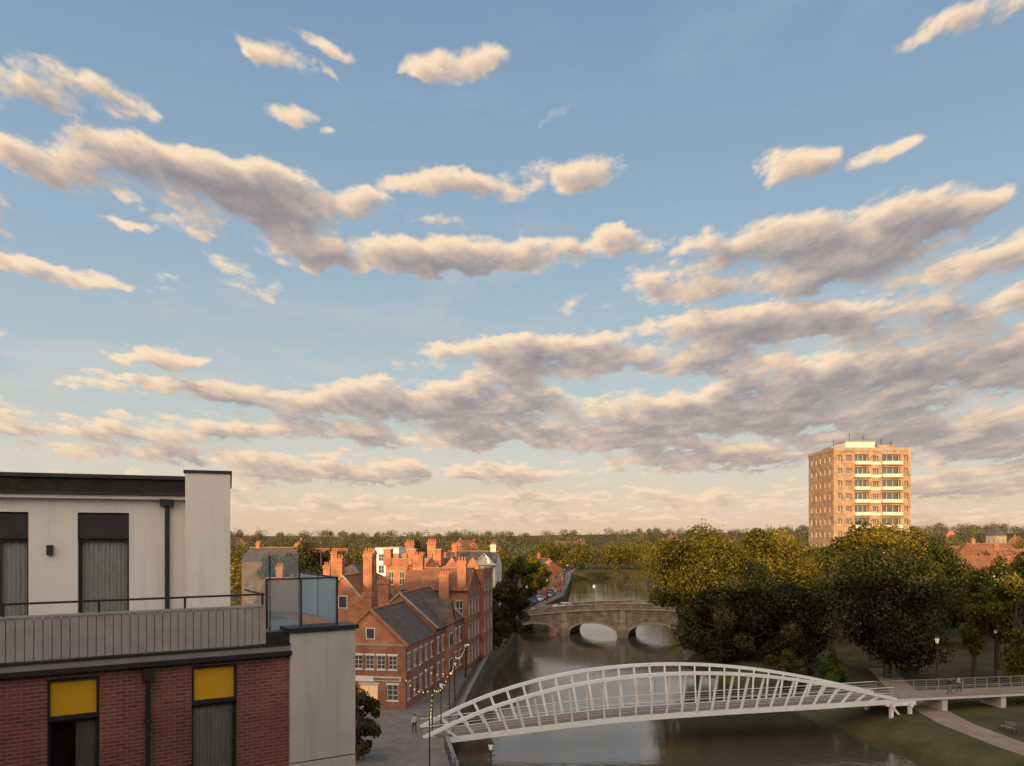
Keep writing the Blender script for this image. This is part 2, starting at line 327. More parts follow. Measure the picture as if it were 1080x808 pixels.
ry=[150,155,160,165,175,190,217,230,250,275,300,325,350,365,380,400,420]
for i in range(len(ry)-1):
    a,c=ry[i],ry[i+1]; xa,xc=rdx(a),rdx(c); z=3.01
    b.face([(xa-5,a,z),(xa+5,a,z),(xc+5,c,z),(xc-5,c,z)],'asphalt')
    for sx in (-5.1,5.1): b.beam((xa+sx,a,z+.05),(xc+sx,c,z+.05),.2,.14,'kerb_stone')
    b.face([(xa+5.2,a,z+.1),(xa+7.2,a,z+.1),(xc+7.2,c,z+.1),(xc+5.2,c,z+.1)],'paving')
y=165
while y<400:
    b.face([(rdx(y)-.07,y,3.016),(rdx(y)+.07,y,3.016),(rdx(y+2)+.07,y+2,3.016),(rdx(y+2)-.07,y+2,3.016)],'road_paint'); y+=5
b.done()
# ------------------------------------------------------------------ apartment building (left, near)
ang=math.degrees(math.atan2(.53,.848))
AM=frame(-9.6,14.5,ang)
b=B('apartment_building'); b.M=AM
def window_near(b,a,c,z0,z1,fm='dark_metal',curt=(0,1),mull=0):
    y=.12
    b.box(a,a+.055,y,y+.07,z0,z1,fm); b.box(c-.055,c,y,y+.07,z0,z1,fm); b.box(a+.055,c-.055,y,y+.07,z0,z0+.06,fm); b.box(a+.055,c-.055,y,y+.07,z1-.06,z1,fm)
    b.face([(a+.055,y+.03,z0+.06),(c-.055,y+.03,z0+.06),(c-.055,y+.03,z1-.06),(a+.055,y+.03,z1-.06)],'glass_near')
    if mull: xx=a+(c-a)*mull; b.box(xx-.03,xx+.03,y+.003,y+.067,z0+.06,z1-.06,fm)
    n=60; x0=a+(c-a)*curt[0]; x1=a+(c-a)*curt[1]; pr=None
    for k in range(n+1):
        xx=x0+(x1-x0)*k/n; yy_=y+.16+.035*math.sin(k*1.25)+.015*math.sin(k*.37)
        if pr: b.face([(pr[0],pr[1],z0),(xx,yy_,z0),(xx,yy_,z1-.05),(pr[0],pr[1],z1-.05)],'curtain',True)
        pr=(xx,yy_)
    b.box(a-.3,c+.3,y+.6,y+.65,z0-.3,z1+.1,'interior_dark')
ops=[(.765,1.654,14.9,17.22),(3.37,4.29,14.9,17.24),(-2.0,-1.1,14.9,17.22),(-4.6,-3.7,14.9,17.22)]
def openwall(b,x0,x1,z0,z1,ops,mat,rec=.12):
    xs=sorted(set([x0,x1]+[o[0] for o in ops]+[o[1] for o in ops])); zs=sorted(set([z0,z1]+[o[2] for o in ops]+[o[3] for o in ops]))
    for i in range(len(xs)-1):
        for j in range(len(zs)-1):
            cx=(xs[i]+xs[i+1])/2; cz=(zs[j]+zs[j+1])/2
            if any(o[0]<cx<o[1] and o[2]<cz<o[3] for o in ops): continue
            b.face([(xs[i],0,zs[j]),(xs[i+1],0,zs[j]),(xs[i+1],0,zs[j+1]),(xs[i],0,zs[j+1])],mat)
    for a,c,z0_,z1_ in [o[:4] for o in ops]:
        r2=rec+.1
        b.face([(a,0,z0_),(a,r2,z0_),(c,r2,z0_),(c,0,z0_)],mat); b.face([(a,0,z1_),(c,0,z1_),(c,r2,z1_),(a,r2,z1_)],mat)
        b.face([(a,0,z0_),(a,0,z1_),(a,r2,z1_),(a,r2,z0_)],mat); b.face([(c,0,z0_),(c,r2,z0_),(c,r2,z1_),(c,0,z1_)],mat)
allops=[]
for dz in (0,-3.0,-6.0,-9.0): allops+=[(o[0],o[1],o[2]+dz,o[3]+dz) for o in ops]
openwall(b,-8,5.42,2,17.33,allops,'brick_red')
for o in allops:
    if o[3]<13:
        b.face([(o[0],.2,o[2]),(o[1],.2,o[2]),(o[1],.2,o[3]),(o[0],.2,o[3])],'glass_dark'); continue
    a,c,z0,z1=o; zs_=z1-.78
    b.box(a+.02,c-.02,.09,.2,zs_+.05,z1-.05,'yellow_panel')
    b.box(a,a+.05,.03,.14,zs_-.02,z1,'dark_metal'); b.box(c-.05,c,.03,.14,zs_-.02,z1,'dark_metal'); b.box(a,c,.025,.145,z1-.05,z1,'dark_metal'); b.box(a,c,.028,.2,zs_-.04,zs_+.05,'dark_metal')
    left= a<2
    window_near(b,a,c,z0,zs_-.04,curt=(0.0,1) if not left else (.55,.98),mull=0)
b.box(-8,5.45,-.14,.05,17.335,17.43,'dark_metal'); b.box(-8,5.42,-.10,.05,17.433,17.56,'band_grey'); b.box(-8,5.42,-.13,.3,17.563,17.6,'dark_metal')
b.tube([(2.52,-.1,17.3),(2.52,-.1,2)],.05,'dark_metal',10); b.box(2.42,2.62,-.2,-.003,17.05,17.3,'dark_metal')
for z in (16.2,14.5,12.5): b.box(2.45,2.59,-.16,-.003,z,z+.05,'dark_metal')
b.box(-8,5.42,.3,5.0,17.5,17.6,'band_grey')
b.box(-8,4.84,-.04,.0,17.63,18.40,'band_grey')
x=-8
while x<4.8:
    b.box(x,x+.135,-.075,-.043,17.62,18.43,'grey_board'); x+=.15
b.box(-8,4.86,-.09,.02,18.433,18.48,'grey_board')
b.box(-8,4.86,-.07,-.02,18.69,18.73,'dark_metal')
x=-7.9
while x<4.9:
    b.box(x-.02,x+.02,-.065,-.025,18.48,18.69,'dark_metal'); x+=1.59
b.box(4.80,4.86,-.08,1.6,17.63,18.43,'grey_board'); b.box(4.81,4.85,-.02,1.6,18.69,18.73,'dark_metal')
b.box(5.42,6.93,-.12,.5,2,17.83,'concrete_panel'); b.box(5.36,7.0,-.18,.56,17.833,17.93,'dark_metal')
for zz in (14.9,11.9,8.9): b.box(5.425,6.925,-.124,-.121,zz,zz+.02,'dark_metal')
b.box(4.9,5.419,-.02,.3,17.61,17.86,'dark_metal')
b.face([(6.9,.5,2),(6.9,10,2),(6.9,10,17.6),(6.9,.5,17.6)],'brick_red'); b.face([(-8,10,2),(6.9,10,2),(6.9,10,17.6),(-8,10,17.6)],'brick_red'); b.face([(-8,0,2),(-8,10,2),(-8,10,17.6),(-8,0,17.6)],'brick_red')
b.face([(-8,5,17.58),(6.9,5,17.58),(6.9,10,17.58),(-8,10,17.58)],'roof_felt'); b.face([(5.42,.5,17.585),(6.9,.5,17.585),(6.9,5,17.585),(5.42,5,17.585)],'band_grey')
for xa,xb in ((5.0,5.75),(5.78,6.6)):
    b.face([(xa,.25,17.95),(xb,.25,17.95),(xb,.25,19.0),(xa,.25,19.0)],'glass_balustrade')
b.box(4.98,6.62,.22,.28,19.0,19.035,'dark_metal'); b.box(6.60,6.63,.2,.3,17.9,19.03,'dark_metal'); b.box(5.75,5.78,.23,.27,17.9,19.0,'dark_metal'); b.box(4.97,5.0,.2,.3,17.9,19.03,'dark_metal')
b.face([(6.61,.3,17.95),(6.61,3.4,17.95),(6.61,3.4,19.0),(6.61,.3,19.0)],'glass_balustrade'); b.box(6.59,6.63,.3,3.4,19.0,19.035,'dark_metal')
for xa,xb in ((4.95,5.6),(5.62,6.35)):
    b.face([(xa,2.4,17.7),(xb,2.4,17.7),(xb,2.4,19.5),(xa,2.4,19.5)],'glass_balustrade')
    b.box(xb,xb+.03,2.37,2.43,17.6,19.5,'dark_metal')
th=20.0
b.M=frame(-7.1,19.5,th)
pops=[(-5.6,-4.41,17.6,20.55),(-3.40,-2.30,17.6,20.55),(-8.2,-6.9,17.6,20.55)]
openwall(b,-12,-1.0,17.6,20.9,pops,'render_white')
for a,c,z0,z1 in pops:
    b.box(a,c,.04,.2,z1-.62,z1-.04,'dark_metal'); window_near(b,a,c,z0+.05,z1-.62,curt=(.05,.97),mull=.5 if a<-4 else 0)
b.box(-12,-1.02,-.22,.3,20.88,20.97,'render_white'); b.box(-12,-1.04,-.3,.3,20.973,21.03,'dark_metal'); b.box(-12,-1.04,-.2,4,21.033,21.42,'roof_felt')
b.box(-12.05,-1.04,-.28,-.16,21.36,21.45,'dark_metal')
b.box(-1.03,0,-.35,6,17.6,21.53,'render_white'); b.box(-1.07,.04,-.39,6.04,21.533,21.60,'dark_metal')
b.tube([(-1.45,-.1,20.85),(-1.45,-.1,17.6)],.055,'dark_metal',10); b.box(-1.6,-1.3,-.22,-.003,20.72,20.9,'dark_metal')
b.box(-4.03,-3.9,-.10,-.003,19.55,19.78,'dark_metal')
b.face([(-12,6,17.6),(-1,6,17.6),(-1,6,21.4),(-12,6,21.4)],'render_white'); b.face([(-12,0,17.6),(-12,6,17.6),(-12,6,21.4),(-12,0,21.4)],'render_white')
b.face([(-12,4,21.35),(-1,4,21.35),(-1,6,21.35),(-12,6,21.35)],'roof_felt')
b.done()
# ------------------------------------------------------------------ hotel the photo is taken from
b=B('hotel_building')
HM=frame(-110,-26,0)
block(b,HM,185,25.2,2,23.3,'brick_brown',[(3.2+3.1*k,4.9+3.1*k) for k in range(6)],cols=(30,4,30,4),ww=1.5,roof='flat',rmat='roof_felt',bars=(0,0),frame_m='dark_metal',parapet=.5)
b.M=HM; rr=random.Random(5)
x=3.0
while x<180:  # unseen rooftop boxes and flues, added to break up the hotel's shadow edge
    wv=2+rr.random()*7; hh=.7+rr.random()*1.5
    b.box(x,x+wv,8+rr.random()*3,16+rr.random()*3,23.0,23.9+hh,'band_grey')
    if rr.random()<.5: b.tube([(x+1,12,23),(x+1,12,26+rr.random())],.25,'dark_metal',10)
    x+=wv+1+rr.random()*5
b.done()
# ------------------------------------------------------------------ Victorian riverside buildings
VF=frame(-11,80,-9.7)
def VM(x,y): return VF@Matrix.Translation((x,y,0))
b=B('brick_house')
M=VM(-7.6,0); w,d=7.6,11
front=[]
for k in range(5): front.append((.75+k*1.25,1.65+k*1.25,6.1,7.5))
front+=[(.8,1.9,2.9,4.5),(5.6,6.8,2.9,4.5),(2.6,4.6,2.05,4.5,'shop_lit')]
b.M=M; b.facade(w,2,8.8,front,'brick_vict',bars=(1,2),sill='window_white')
b.box(.5,7.1,-.12,-.003,4.9,5.35,'window_white'); b.box(.62,6.98,-.16,-.123,5.0,5.25,'brick_brown')
b.box(1.6,4.2,-.22,-.165,4.82,5.42,'window_white')
b.face([(0,0,8.8),(w,0,8.8),(w/2,0,12.2)],'brick_orange')
b.box(3.3,4.3,-.05,-.003,9.2,10.4,'window_white'); b.box(3.4,4.2,-.07,-.053,9.3,10.3,'glass_dark')
for s_,e_ in (((-.3,-.08,8.6),(w/2,-.08,12.35)),((w+.3,-.08,8.6),(w/2,-.08,12.35))): b.beam(s_,e_,.35,.22,'terracotta')
b.box(-.02,w+.02,-.06,-.003,8.55,8.78,'stone')
b.M=M@Matrix.Translation((w,0,0))@Matrix.Rotation(math.pi/2,4,'Z'); b.facade(d,2,8.8,grid_ops(d,5,.95,[(2.9,4.6),(6,7.6)]),'brick_vict',sill='window_white')
b.M=M@Matrix.Translation((0,d,0))@Matrix.Rotation(-math.pi/2,4,'Z'); b.facade(d,2,8.8,[],'brick_vict')
b.M=M
b.face([(-.3,.05,8.59),(w/2,.05,12.26),(w/2,d,12.26),(-.3,d,8.59)],'slate'); b.face([(w+.3,.05,8.59),(w/2,.05,12.26),(w/2,d,12.26),(w+.3,d,8.59)],'slate')
b.box(w/2-.12,w/2+.12,.1,d,12.22,12.36,'terracotta')
chimney(b,1.3,6,9,13.5,1.1,.8,3); b.done()
b=B('brick_house')
block(b,VM(-8.6,11.05),8.8,13,2,9.2,'brick_vict',[(2.9,4.8),(6.1,7.8)],cols=(0,6,0,0),ww=1.0,roof='gable_y',rise=3.9,rmat='slate',sill='window_white')
b.M=VM(.2,15)@Matrix.Rotation(math.pi/2,4,'Z')
b.M=b.M@Matrix.Translation((0,-.35,0)); b.box(0,3.6,0,.34,2,9.4,'brick_orange'); b.face([(0,0,9.4),(3.6,0,9.4),(1.8,0,12)],'brick_orange')
b.face([(-.2,-.15,9.3),(1.8,-.15,12.15),(1.8,3.6,12.15),(-.2,3.6,9.3)],'slate'); b.face([(3.8,-.15,9.3),(1.8,-.15,12.15),(1.8,3.6,12.15),(3.8,3.6,9.3)],'slate')
for z in (3,6.2): b.box(.9,2.7,-.06,-.003,z,z+1.7,'window_white'); b.box(1,1.76,-.075,-.063,z+.1,z+1.6,'glass_dark'); b.box(1.84,2.6,-.075,-.063,z+.1,z+1.6,'glass_dark')
b.M=VM(-8.6,11.05); chimney(b,2.2,.8,9.5,14.6,1.3,.8,4); chimney(b,6.6,12.4,9.5,14.8,1.3,.8,4); b.done()
b=B('brick_warehouse')
block(b,VM(-8.2,24.1),9.2,8,2,12.8,'brick_vict',[(2.8,4.9),(6.1,8.0),(9.3,11.2)],cols=(4,4,3,3),ww=1.0,roof='gable_x',rise=2.6,rmat='clay_tile',sill='stone')
block(b,VM(-7.9,32.2),9.4,6.8,2,14.3,'brick_vict',[(2.8,4.9),(6.1,8.0),(9.3,11.2),(12.0,13.4)],cols=(4,3,3,3),ww=1.0,roof='flat',rmat='roof_felt',sill='stone',parapet=.9)
b.M=VM(-8.2,24.1); chimney(b,1.2,4,12.8,17.2,1.5,.9,4); chimney(b,8.3,.7,12.5,16.6,1.2,.8,3)
b.M=VM(-7.9,32.2)
for xx in (1.6,4.7,7.8): b.face([(xx-1.2,-.08,15.3),(xx+1.2,-.08,15.3),(xx,-.08,16.9)],'brick_orange'); b.face([(xx-1.2,.2,15.3),(xx+1.2,.2,15.3),(xx,.2,16.9)],'brick_orange'); b.face([(xx-1.2,-.08,15.3),(xx,-.08,16.9),(xx,.2,16.9),(xx-1.2,.2,15.3)],'stone'); b.face([(xx+1.2,-.08,15.3),(xx,-.08,16.9),(xx,.2,16.9),(xx+1.2,.2,15.3)],'stone')
b.done()
b=B('brick_town_building')
M=VM(-15.2,38)
block(b,M,8.6,10,2,15.4,'brick_orange',[(9.5,11.3),(12.4,14.4)],cols=(5,5,5,5),ww=.8,roof='flat',rmat='roof_felt',sill='stone',parapet=1.0)
b.M=M
for i in range(7):
    x=i*1.35; b.box(x-.05,x+.75,-.12,.2,16.525,17.25,'brick_orange'); b.box(x-.05,x+.75,9.8,10.12,16.525,17.25,'brick_orange')
for cx,cy in ((.3,.3),(8.3,.3),(4.3,.3)):
    b.box(cx-.6,cx+.6,cy-.6,cy+.6,15.4,17.8,'brick_orange'); b.box(cx-.7,cx+.7,cy-.7,cy+.7,17.803,18.0,'stone')
chimney(b,6.6,3,15,19,1.4,.9,4); chimney(b,2.4,5,15,18.8,1.4,.9,4); b.done()
b=B('brick_house')
M=VM(-16.6,15)
block(b,M,7.4,11,2,10.6,'brick_orange',[(6.5,8.2)],cols=(4,3,0,0),ww=.8,roof='gable_y',rise=4.3,rmat='clay_tile',sill='stone')
b.M=M; b.box(3.1,4.3,-.05,-.003,10.9,12.5,'window_white'); b.box(3.2,4.2,-.07,-.053,11.0,12.4,'glass_dark')
chimney(b,2.0,2.5,11,17.0,1.5,.9,4); chimney(b,5.8,3.5,11.5,17.6,1.2,.9,3); chimney(b,4,9,13,17.8,1.5,.9,4); b.done()
b=B('brick_house')
block(b,VM(-28,20),11,9,2,10,'brick_orange',[(6,7.6)],cols=(5,3,0,3),ww=.9,roof='gable_x',rise=4,rmat='clay_tile'); b.M=VM(-28,20); chimney(b,2,4.5,12,15.6); chimney(b,9,4.5,12,15.8); b.done()
b=B('brick_house')
block(b,VM(-26,34),10,12,2,12,'brick_vict',[(9,10.6)],cols=(4,3,0,3),ww=.9,roof='hip',rise=3.6,rmat='slate'); b.M=VM(-26,34); chimney(b,2,5,13,17.4); chimney(b,8,5,13,17.4); b.done()
b=B('stucco_house')
block(b,frame(-12.6,142,-6),9.6,10,2.5,14.6,'stucco_cream',[(4,6),(7.6,9.6),(11.2,13)],cols=(4,4,3,3),ww=1.0,roof='gable_x',rise=2.4,rmat='slate'); b.M=frame(-12.6,142,-6)
b.face([(5.5,-.1,14.6),(9.6,-.1,14.6),(7.5,-.1,16.6)],'stucco_cream'); b.beam((5.4,-.2,14.6),(7.55,-.2,16.75),.3,.15,'window_white'); b.beam((9.7,-.2,14.6),(7.55,-.2,16.75),.3,.15,'window_white')
b.box(-.1,9.7,-.12,-.003,10.2,10.4,'window_white'); chimney(b,1.2,5,15,18.2,mat='brick_orange'); chimney(b,8.6,5,15,18.2,mat='stucco_cream'); b.done()
b=B('white_office_block')
block(b,frame(-26.8,152,-6),4.6,8,3,17.2,'white_paint',[(12.6,14.2),(15.0,16.4)],cols=(2,3,2,3),ww=1.1,roof='flat',rmat='roof_felt',parapet=.4); b.done()
# ------------------------------------------------------------------ tower block
b=B('tower_block')
TM=frame(79,190,0); W,D=18.9,16; fl=3.12; z0=3; nf=12; zt=z0+nf*fl+.4
fo=[]
for k in range(nf):
    zb=z0+k*fl+1.0
    fo+=[(.9,2.1,zb,zb+1.45),(2.9,4.4,zb,zb+1.45),(17.3,18.3,zb,zb+1.45)]
    fo+=[(5.2,8.6,z0+k*fl+.35,z0+k*fl+2.65),(11.9,16.4,z0+k*fl+.35,z0+k*fl+2.65)]
    fo+=[(9.5,11.0,zb,zb+1.3)]
b.M=TM; b.facade(W,z0,zt,fo,'brick_tower',bars=(2,0),rec=.9,fw=.1)
for k in range(nf):
    zb=z0+k*fl
    for xa,xb in ((5.0,8.8),(11.7,16.6)):
        b.box(xa,xb,-.9,-.8,zb+.18,zb+.95,'stucco_cream'); b.box(xa,xa+.1,-.8,-.003,zb+.18,zb+.95,'stucco_cream'); b.box(xb-.1,xb,-.8,-.003,zb+.18,zb+.95,'stucco_cream'); b.box(xa,xb,-.95,-.003,zb,zb+.17,'stone')
    b.box(.02,4.95,-.035,-.003,zb-.1,zb+.14,'stone'); b.box(8.85,11.65,-.05,-.003,zb+.1,zb+.8,'stucco_cream'); b.box(16.65,W-.02,-.035,-.003,zb-.1,zb+.14,'stone')
SM=TM@Matrix.Translation((0,D,0))@Matrix.Rotation(-math.pi/2,4,'Z')
so=[]
for k in range(nf):
    zb=z0+k*fl+1.0
    for xc in (2.2,5.2,8.0,10.8,13.8): so.append((xc-.65,xc+.65,zb,zb+1.4))
b.M=SM; b.facade(D,z0,zt,so,'brick_tower',bars=(1,0),rec=.3,fw=.1)
for k in range(nf): b.box(.02,D-.02,-.035,-.003,z0+k*fl-.1,z0+k*fl+.14,'stone')
b.M=TM@Matrix.Translation((W,0,0))@Matrix.Rotation(math.pi/2,4,'Z'); b.facade(D,z0,zt,so,'brick_tower',bars=(1,0),rec=.3)
b.M=TM@Matrix.Translation((W,D,0))@Matrix.Rotation(math.pi,4,'Z'); b.facade(W,z0,zt,[],'brick_tower')
b.M=TM; b.face([(0,0,zt-.2),(W,0,zt-.2),(W,D,zt-.2),(0,D,zt-.2)],'roof_felt')
b.box(-.15,W+.15,-.15,.2,zt+.003,zt+.8,'stone'); b.box(-.15,.2,.2,D,zt+.003,zt+.8,'stone'); b.box(W-.2,W+.15,.2,D,zt+.003,zt+.8,'stone'); b.box(-.15,W+.15,D,D+.15,zt+.003,zt+.8,'stone')
b.box(4.2,11.5,3,9,zt,zt+2.6,'stucco_cream'); b.box(4.0,11.7,2.8,9.2,zt+2.603,zt+2.8,'stone'); b.box(12.5,17,4,10,zt,zt+1.9,'brick_tower'); b.box(1,3.4,4,9,zt,zt+1.5,'brick_tower')
for x,h in ((2,3.3),(6,5),(9.5,4.4),(14,3.6),(16.5,3)): b.tube([(x,5,zt),(x,5,zt+h)],.07,'dark_metal',6); b.box(x-.5,x+.5,4.97,5.03,zt+h-.6,zt+h-.52,'dark_metal')
b.done()
# ------------------------------------------------------------------ town bridge (stone arches)
b=B('stone_arch_bridge')
ax=Vector((27.6-5.2,150-158,0)).normalized(); angb=math.degrees(math.atan2(ax.y,ax.x))
b.M=frame(27.6,150,angb)
arches=[(-23.8,4.0,2.0),(-12.2,5.0,2.5),(0,5.3,2.75),(12.2,5.0,2.5),(23.8,4.0,2.0)]
def low(x):
    for c,hw,r_ in arches:
        if abs(x-c)<hw:
            return .15+ (r_-.15)*math.sqrt(max(0,1-((x-c)/hw)**2))**.9
    return -1.0
def top(x): return 5.7-.0029*x*x if abs(x)<30 else 3.09
xs=set(np.linspace(-34,34,35).tolist())
for c,hw,r_ in arches:
    for t in np.linspace(-1,1,25): xs.add(c+hw*math.sin(t*math.pi/2))
    xs.add(c-hw-.001); xs.add(c+hw+.001)
xs=sorted(xs); Wd=9.0
for i in range(len(xs)-1):
    a,c=xs[i],xs[i+1]
    if c-a<1e-5: continue
    la,lc=low(a+1e-6),low(c-1e-6)
    for y in (0,Wd): b.face([(a,y,la),(c,y,lc),(c,y,top(c)),(a,y,top(a))],'bridge_stone')
    b.face([(a,0,la),(c,0,lc),(c,Wd,lc),(a,Wd,la)],'bridge_stone')
    b.face([(a,.4,top(a)-.05),(c,.4,top(c)-.05),(c,Wd-.4,top(c)-.05),(a,Wd-.4,top(a)-.05)],'asphalt')
for c,hw,r_ in arches:
    pr=None
    for t in np.linspace(-1,1,25):
        x=c+hw*math.sin(t*math.pi/2); p=(x,-.06,low(x if abs(t)<1 else c+hw*t*.9999)+.22)
        if pr: b.beam(pr,p,.12,.42,'stone')
        pr=p
for x0 in np.arange(-34,34,1.0):
    x1=x0+1.0
    for y in (.0,Wd-.35):
        b.face([(x0,y-.03,top(x0)),(x1,y-.03,top(x1)),(x1,y-.03,top(x1)+.95),(x0,y-.03,top(x0)+.95)],'bridge_stone'); b.face([(x0,y+.3,top(x0)),(x1,y+.3,top(x1)),(x1,y+.3,top(x1)+.95),(x0,y+.3,top(x0)+.95)],'bridge_stone')
        b.beam((x0,y+.13,top(x0)+1.03),(x1,y+.13,top(x1)+1.03),.5,.16,'stone')
    b.beam((x0,-.12,top(x0)-.1),(x1,-.12,top(x1)-.1),.3,.25,'stone')
for xp in (-18.1,-6.2,6.2,18.1):
    for k,(r0,r1,za,zb) in enumerate([(1.1,1.1,-1,1.6),(1.1,.5,1.6,2.6)]):
        for sx in (-1,1): b.face([(xp+sx*r0,0,za),(xp,-1.7*r0,za),(xp,-1.7*r1,zb),(xp+sx*r1,0,zb)],'stone')
    b.face([(xp-.5,0,2.6),(xp,-.85,2.6),(xp+.5,0,2.6)],'stone')
    b.box(xp-.5,xp+.5,-.12,-.035,2.7,top(xp)-.25,'stone')
for x in (-30,-12,0,12,30):
    b.tube([(x,.15,top(x)+1),(x,.15,top(x)+4.2)],.06,'dark_metal',6); b.lathe([(.05,0),(.22,.1),(.28,.5),(.05,.75)],'window_white',8,(x,.15,top(x)+4.2))
b.done()
# ------------------------------------------------------------------ footbridge
b=B('footbridge')
A=Vector((-7.9,69,0)); Bv=Vector((38.7,78,0)); LN=(Bv-A).length; angf=math.degrees(math.atan2(9,46.6))
b.M=frame(A.x,A.y,angf)
S41=np.linspace(0,1,41)
def smooth(xs_,vs): return np.convolve(np.pad(np.interp(S41,xs_,vs),3,mode='reflect',reflect_type='odd'),np.ones(7)/7,'valid')
ZL=smooth([0,.207,.379,.569,.789,1],[1.6,2.35,2.9,3.1,3.22,3.4]); ZT=smooth([0,.05,.107,.207,.3,.379,.47,.569,.68,.789,.9,1],[2.0,3.2,4.3,5.65,6.5,6.9,7.1,7.05,6.6,5.8,4.7,3.5])
zl=lambda s: float(np.interp(s,S41,ZL)); ztop=lambda s: float(np.interp(s,S41,ZT))
WF=3.6
def arch_pt(side,s):
    zz=ztop(s); h=zz-zl(s); lean=.22*h
    return Vector((s*LN,(-lean if side==0 else WF+lean),zz))
def chord_pt(side,s): return Vector((s*LN,0 if side==0 else WF,zl(s)))
n=60
for side in (0,1):
    for i in range(n):
        s0,s1=i/n,(i+1)/n
        b.beam(arch_pt(side,s0),arch_pt(side,s1),.32,.30,'white_paint')
        b.beam(chord_pt(side,s0)-Vector((0,0,.12)),chord_pt(side,s1)-Vector((0,0,.12)),.22,.48,'white_paint')
    nb=31
    for i in range(1,nb):
        sc=i/nb; off=(sc-.5)*.06
        st=min(max(sc+off,.01),.99)
        p=chord_pt(side,sc); q=arch_pt(side,st)
        if (q-p).length>.5: b.beam(p,q,.14,.22,'white_paint')
    for hh,r_ in ((1.15,.035),(.85,.012),(.6,.012),(.35,.012)):
        y=.25 if side==0 else WF-.25
        b.tube([(s*LN,y,zl(s)+.12+hh) for s in np.linspace(0,1,40)],r_,'white_paint',5)
for i in range(n):
    s0,s1=i/n,(i+1)/n; b.face([(s0*LN,.12,zl(s0)+.1),(s1*LN,.12,zl(s1)+.1),(s1*LN,WF-.12,zl(s1)+.1),(s0*LN,WF-.12,zl(s0)+.1)],'deck_timber')
    b.face([(s0*LN,.12,zl(s0)-.2),(s1*LN,.12,zl(s1)-.2),(s1*LN,WF-.12,zl(s1)-.2),(s0*LN,WF-.12,zl(s0)-.2)],'white_paint')
    if i%2==0: b.box(s0*LN-.08,s0*LN+.08,.1,WF-.1,zl(s0)-.32,zl(s0)-.05,'white_paint')
for x in (LN-.6,LN+1.5):
    for y in (-.1,WF+.1): b.beam((x,y,3.1),(x+.0,y,.3),.32,.32,'white_paint'); b.box(x-.5,x+.5,y-.5,y+.5,-.5,.45,'white_paint')
    b.box(x-.16,x+.16,-.5,WF+.5,2.75,3.1,'white_paint')
b.beam((LN-.6,-.1,2.9),(LN+1.5,-.1,.6),.2,.2,'white_paint')
b.box(LN-1.2,LN+2.2,-.15,.0,2.85,3.25,'white_paint'); b.box(LN-1.2,LN+2.2,WF,WF+.15,2.85,3.25,'white_paint')
b.box(-2.6,.6,-.6,WF+.6,-1,1.6,'concrete_panel')
b.done()
b=B('approach_walkway'); b.M=frame(A.x,A.y,angf)
x0,x1=LN,LN+42
b.box(x0+.02,x1,.1,WF-.1,3.25,3.48,'concrete_panel'); b.face([(x0+.02,.15,3.485),(x1,.15,3.485),(x1,WF-.15,3.485),(x0+.02,WF-.15,3.485)],'path_tan')
for y in (.12,WF-.12):
    x=x0+.3
    while x<x1: b.box(x-.03,x+.03,y-.03,y+.03,3.48,4.6,'band_grey'); x+=1.5
    b.tube([(x0,y,4.63),(x1,y,4.63)],.035,'band_grey',6)
    for z in (3.7,3.9,4.1,4.3,4.5): b.tube([(x0,y,z),(x1,y,z)],.012,'band_grey',4)
x=x0+6
while x<x1: b.box(x-.3,x+.3,.4,WF-.4,1.8,3.25,'concrete_panel'); x+=7
b.done()
# ------------------------------------------------------------------ railings, lamps, festoon lights
b=B('riverside_railing')
pts=[(lb(y)-.55,y) for y in np.arange(44,66.5,1.5)]+[None]+[(lb(y)-.55,y) for y in np.arange(75,136,1.5)]
pr=None
for p in pts:
    if p is None: pr=None; continue
    b.box(p[0]-.03,p[0]+.03,p[1]-.03,p[1]+.03,2.0,3.1,'dark_metal')
    if pr:
        for z in (3.1,2.8,2.55,2.3): b.beam((*pr,z),(*p,z),.035,.035,'dark_metal')
    pr=p
b.done()
lampme=None
def street_lamp(x,y,z,h=5.2):
    global lampme
    if lampme is None:
        b=B('street_lamp')
        b.lathe([(.16,0),(.15,.5),(.09,.6),(.08,1.2),(.055,1.3),(.045,4.4),(.07,4.45),(.04,4.55)],'dark_metal',10)
        b.box(-.3,.3,-.015,.015,4.1,4.14,'dark_metal')
        b.lathe([(.09,4.55),(.13,4.62),(.2,5.0)],'lamp_lit',6); b.lathe([(.22,5.0),(.24,5.03),(.12,5.2),(.04,5.24),(.03,5.4),(0,5.42)],'dark_metal',6)
        for k in range(6):
            a=math.pi*k/3; b.beam((.13*math.cos(a),.13*math.sin(a),4.6),(.21*math.cos(a),.21*math.sin(a),5.0),.02,.02,'dark_metal')
        o=b.done(); lampme=o.data
    else: o=bpy.data.objects.new('street_lamp',lampme); scene.collection.objects.link(o)
    o.location=(x,y,z); s=h/5.4; o.scale=(s,s,s); return o
for x,y in ((-1.4,51),(-6.6,72),(-6.2,84),(-5.9,98),(-5.2,112)): street_lamp(x,y,2.0,4.6)
for x,y in ((47.8,87),(47,66),(60,96)): street_lamp(x,y,2.0,7.0)
for y in (175,200,230,265,300): street_lamp(rdx(y)+6,y,3.1,6)
b=B('festoon_lights')
poles=[(-6.4,60,6.0),(-7.2,70,6.2),(-6.4,79,6.2),(-6.6,89,6.2),(-5.9,100,6.2),(-5.6,112,6.2)]
al=[(-10.8,76,6.5),(-10.6,84,6.8),(-9.3,93,7.0)]
for p in poles: b.tube([(p[0],p[1],2),(p[0],p[1],p[2]+.1)],[.06,.04],'dark_metal',6)
segs=[(poles[i],poles[i+1]) for i in range(5)]+[(poles[1],al[0]),(poles[2],al[1])]
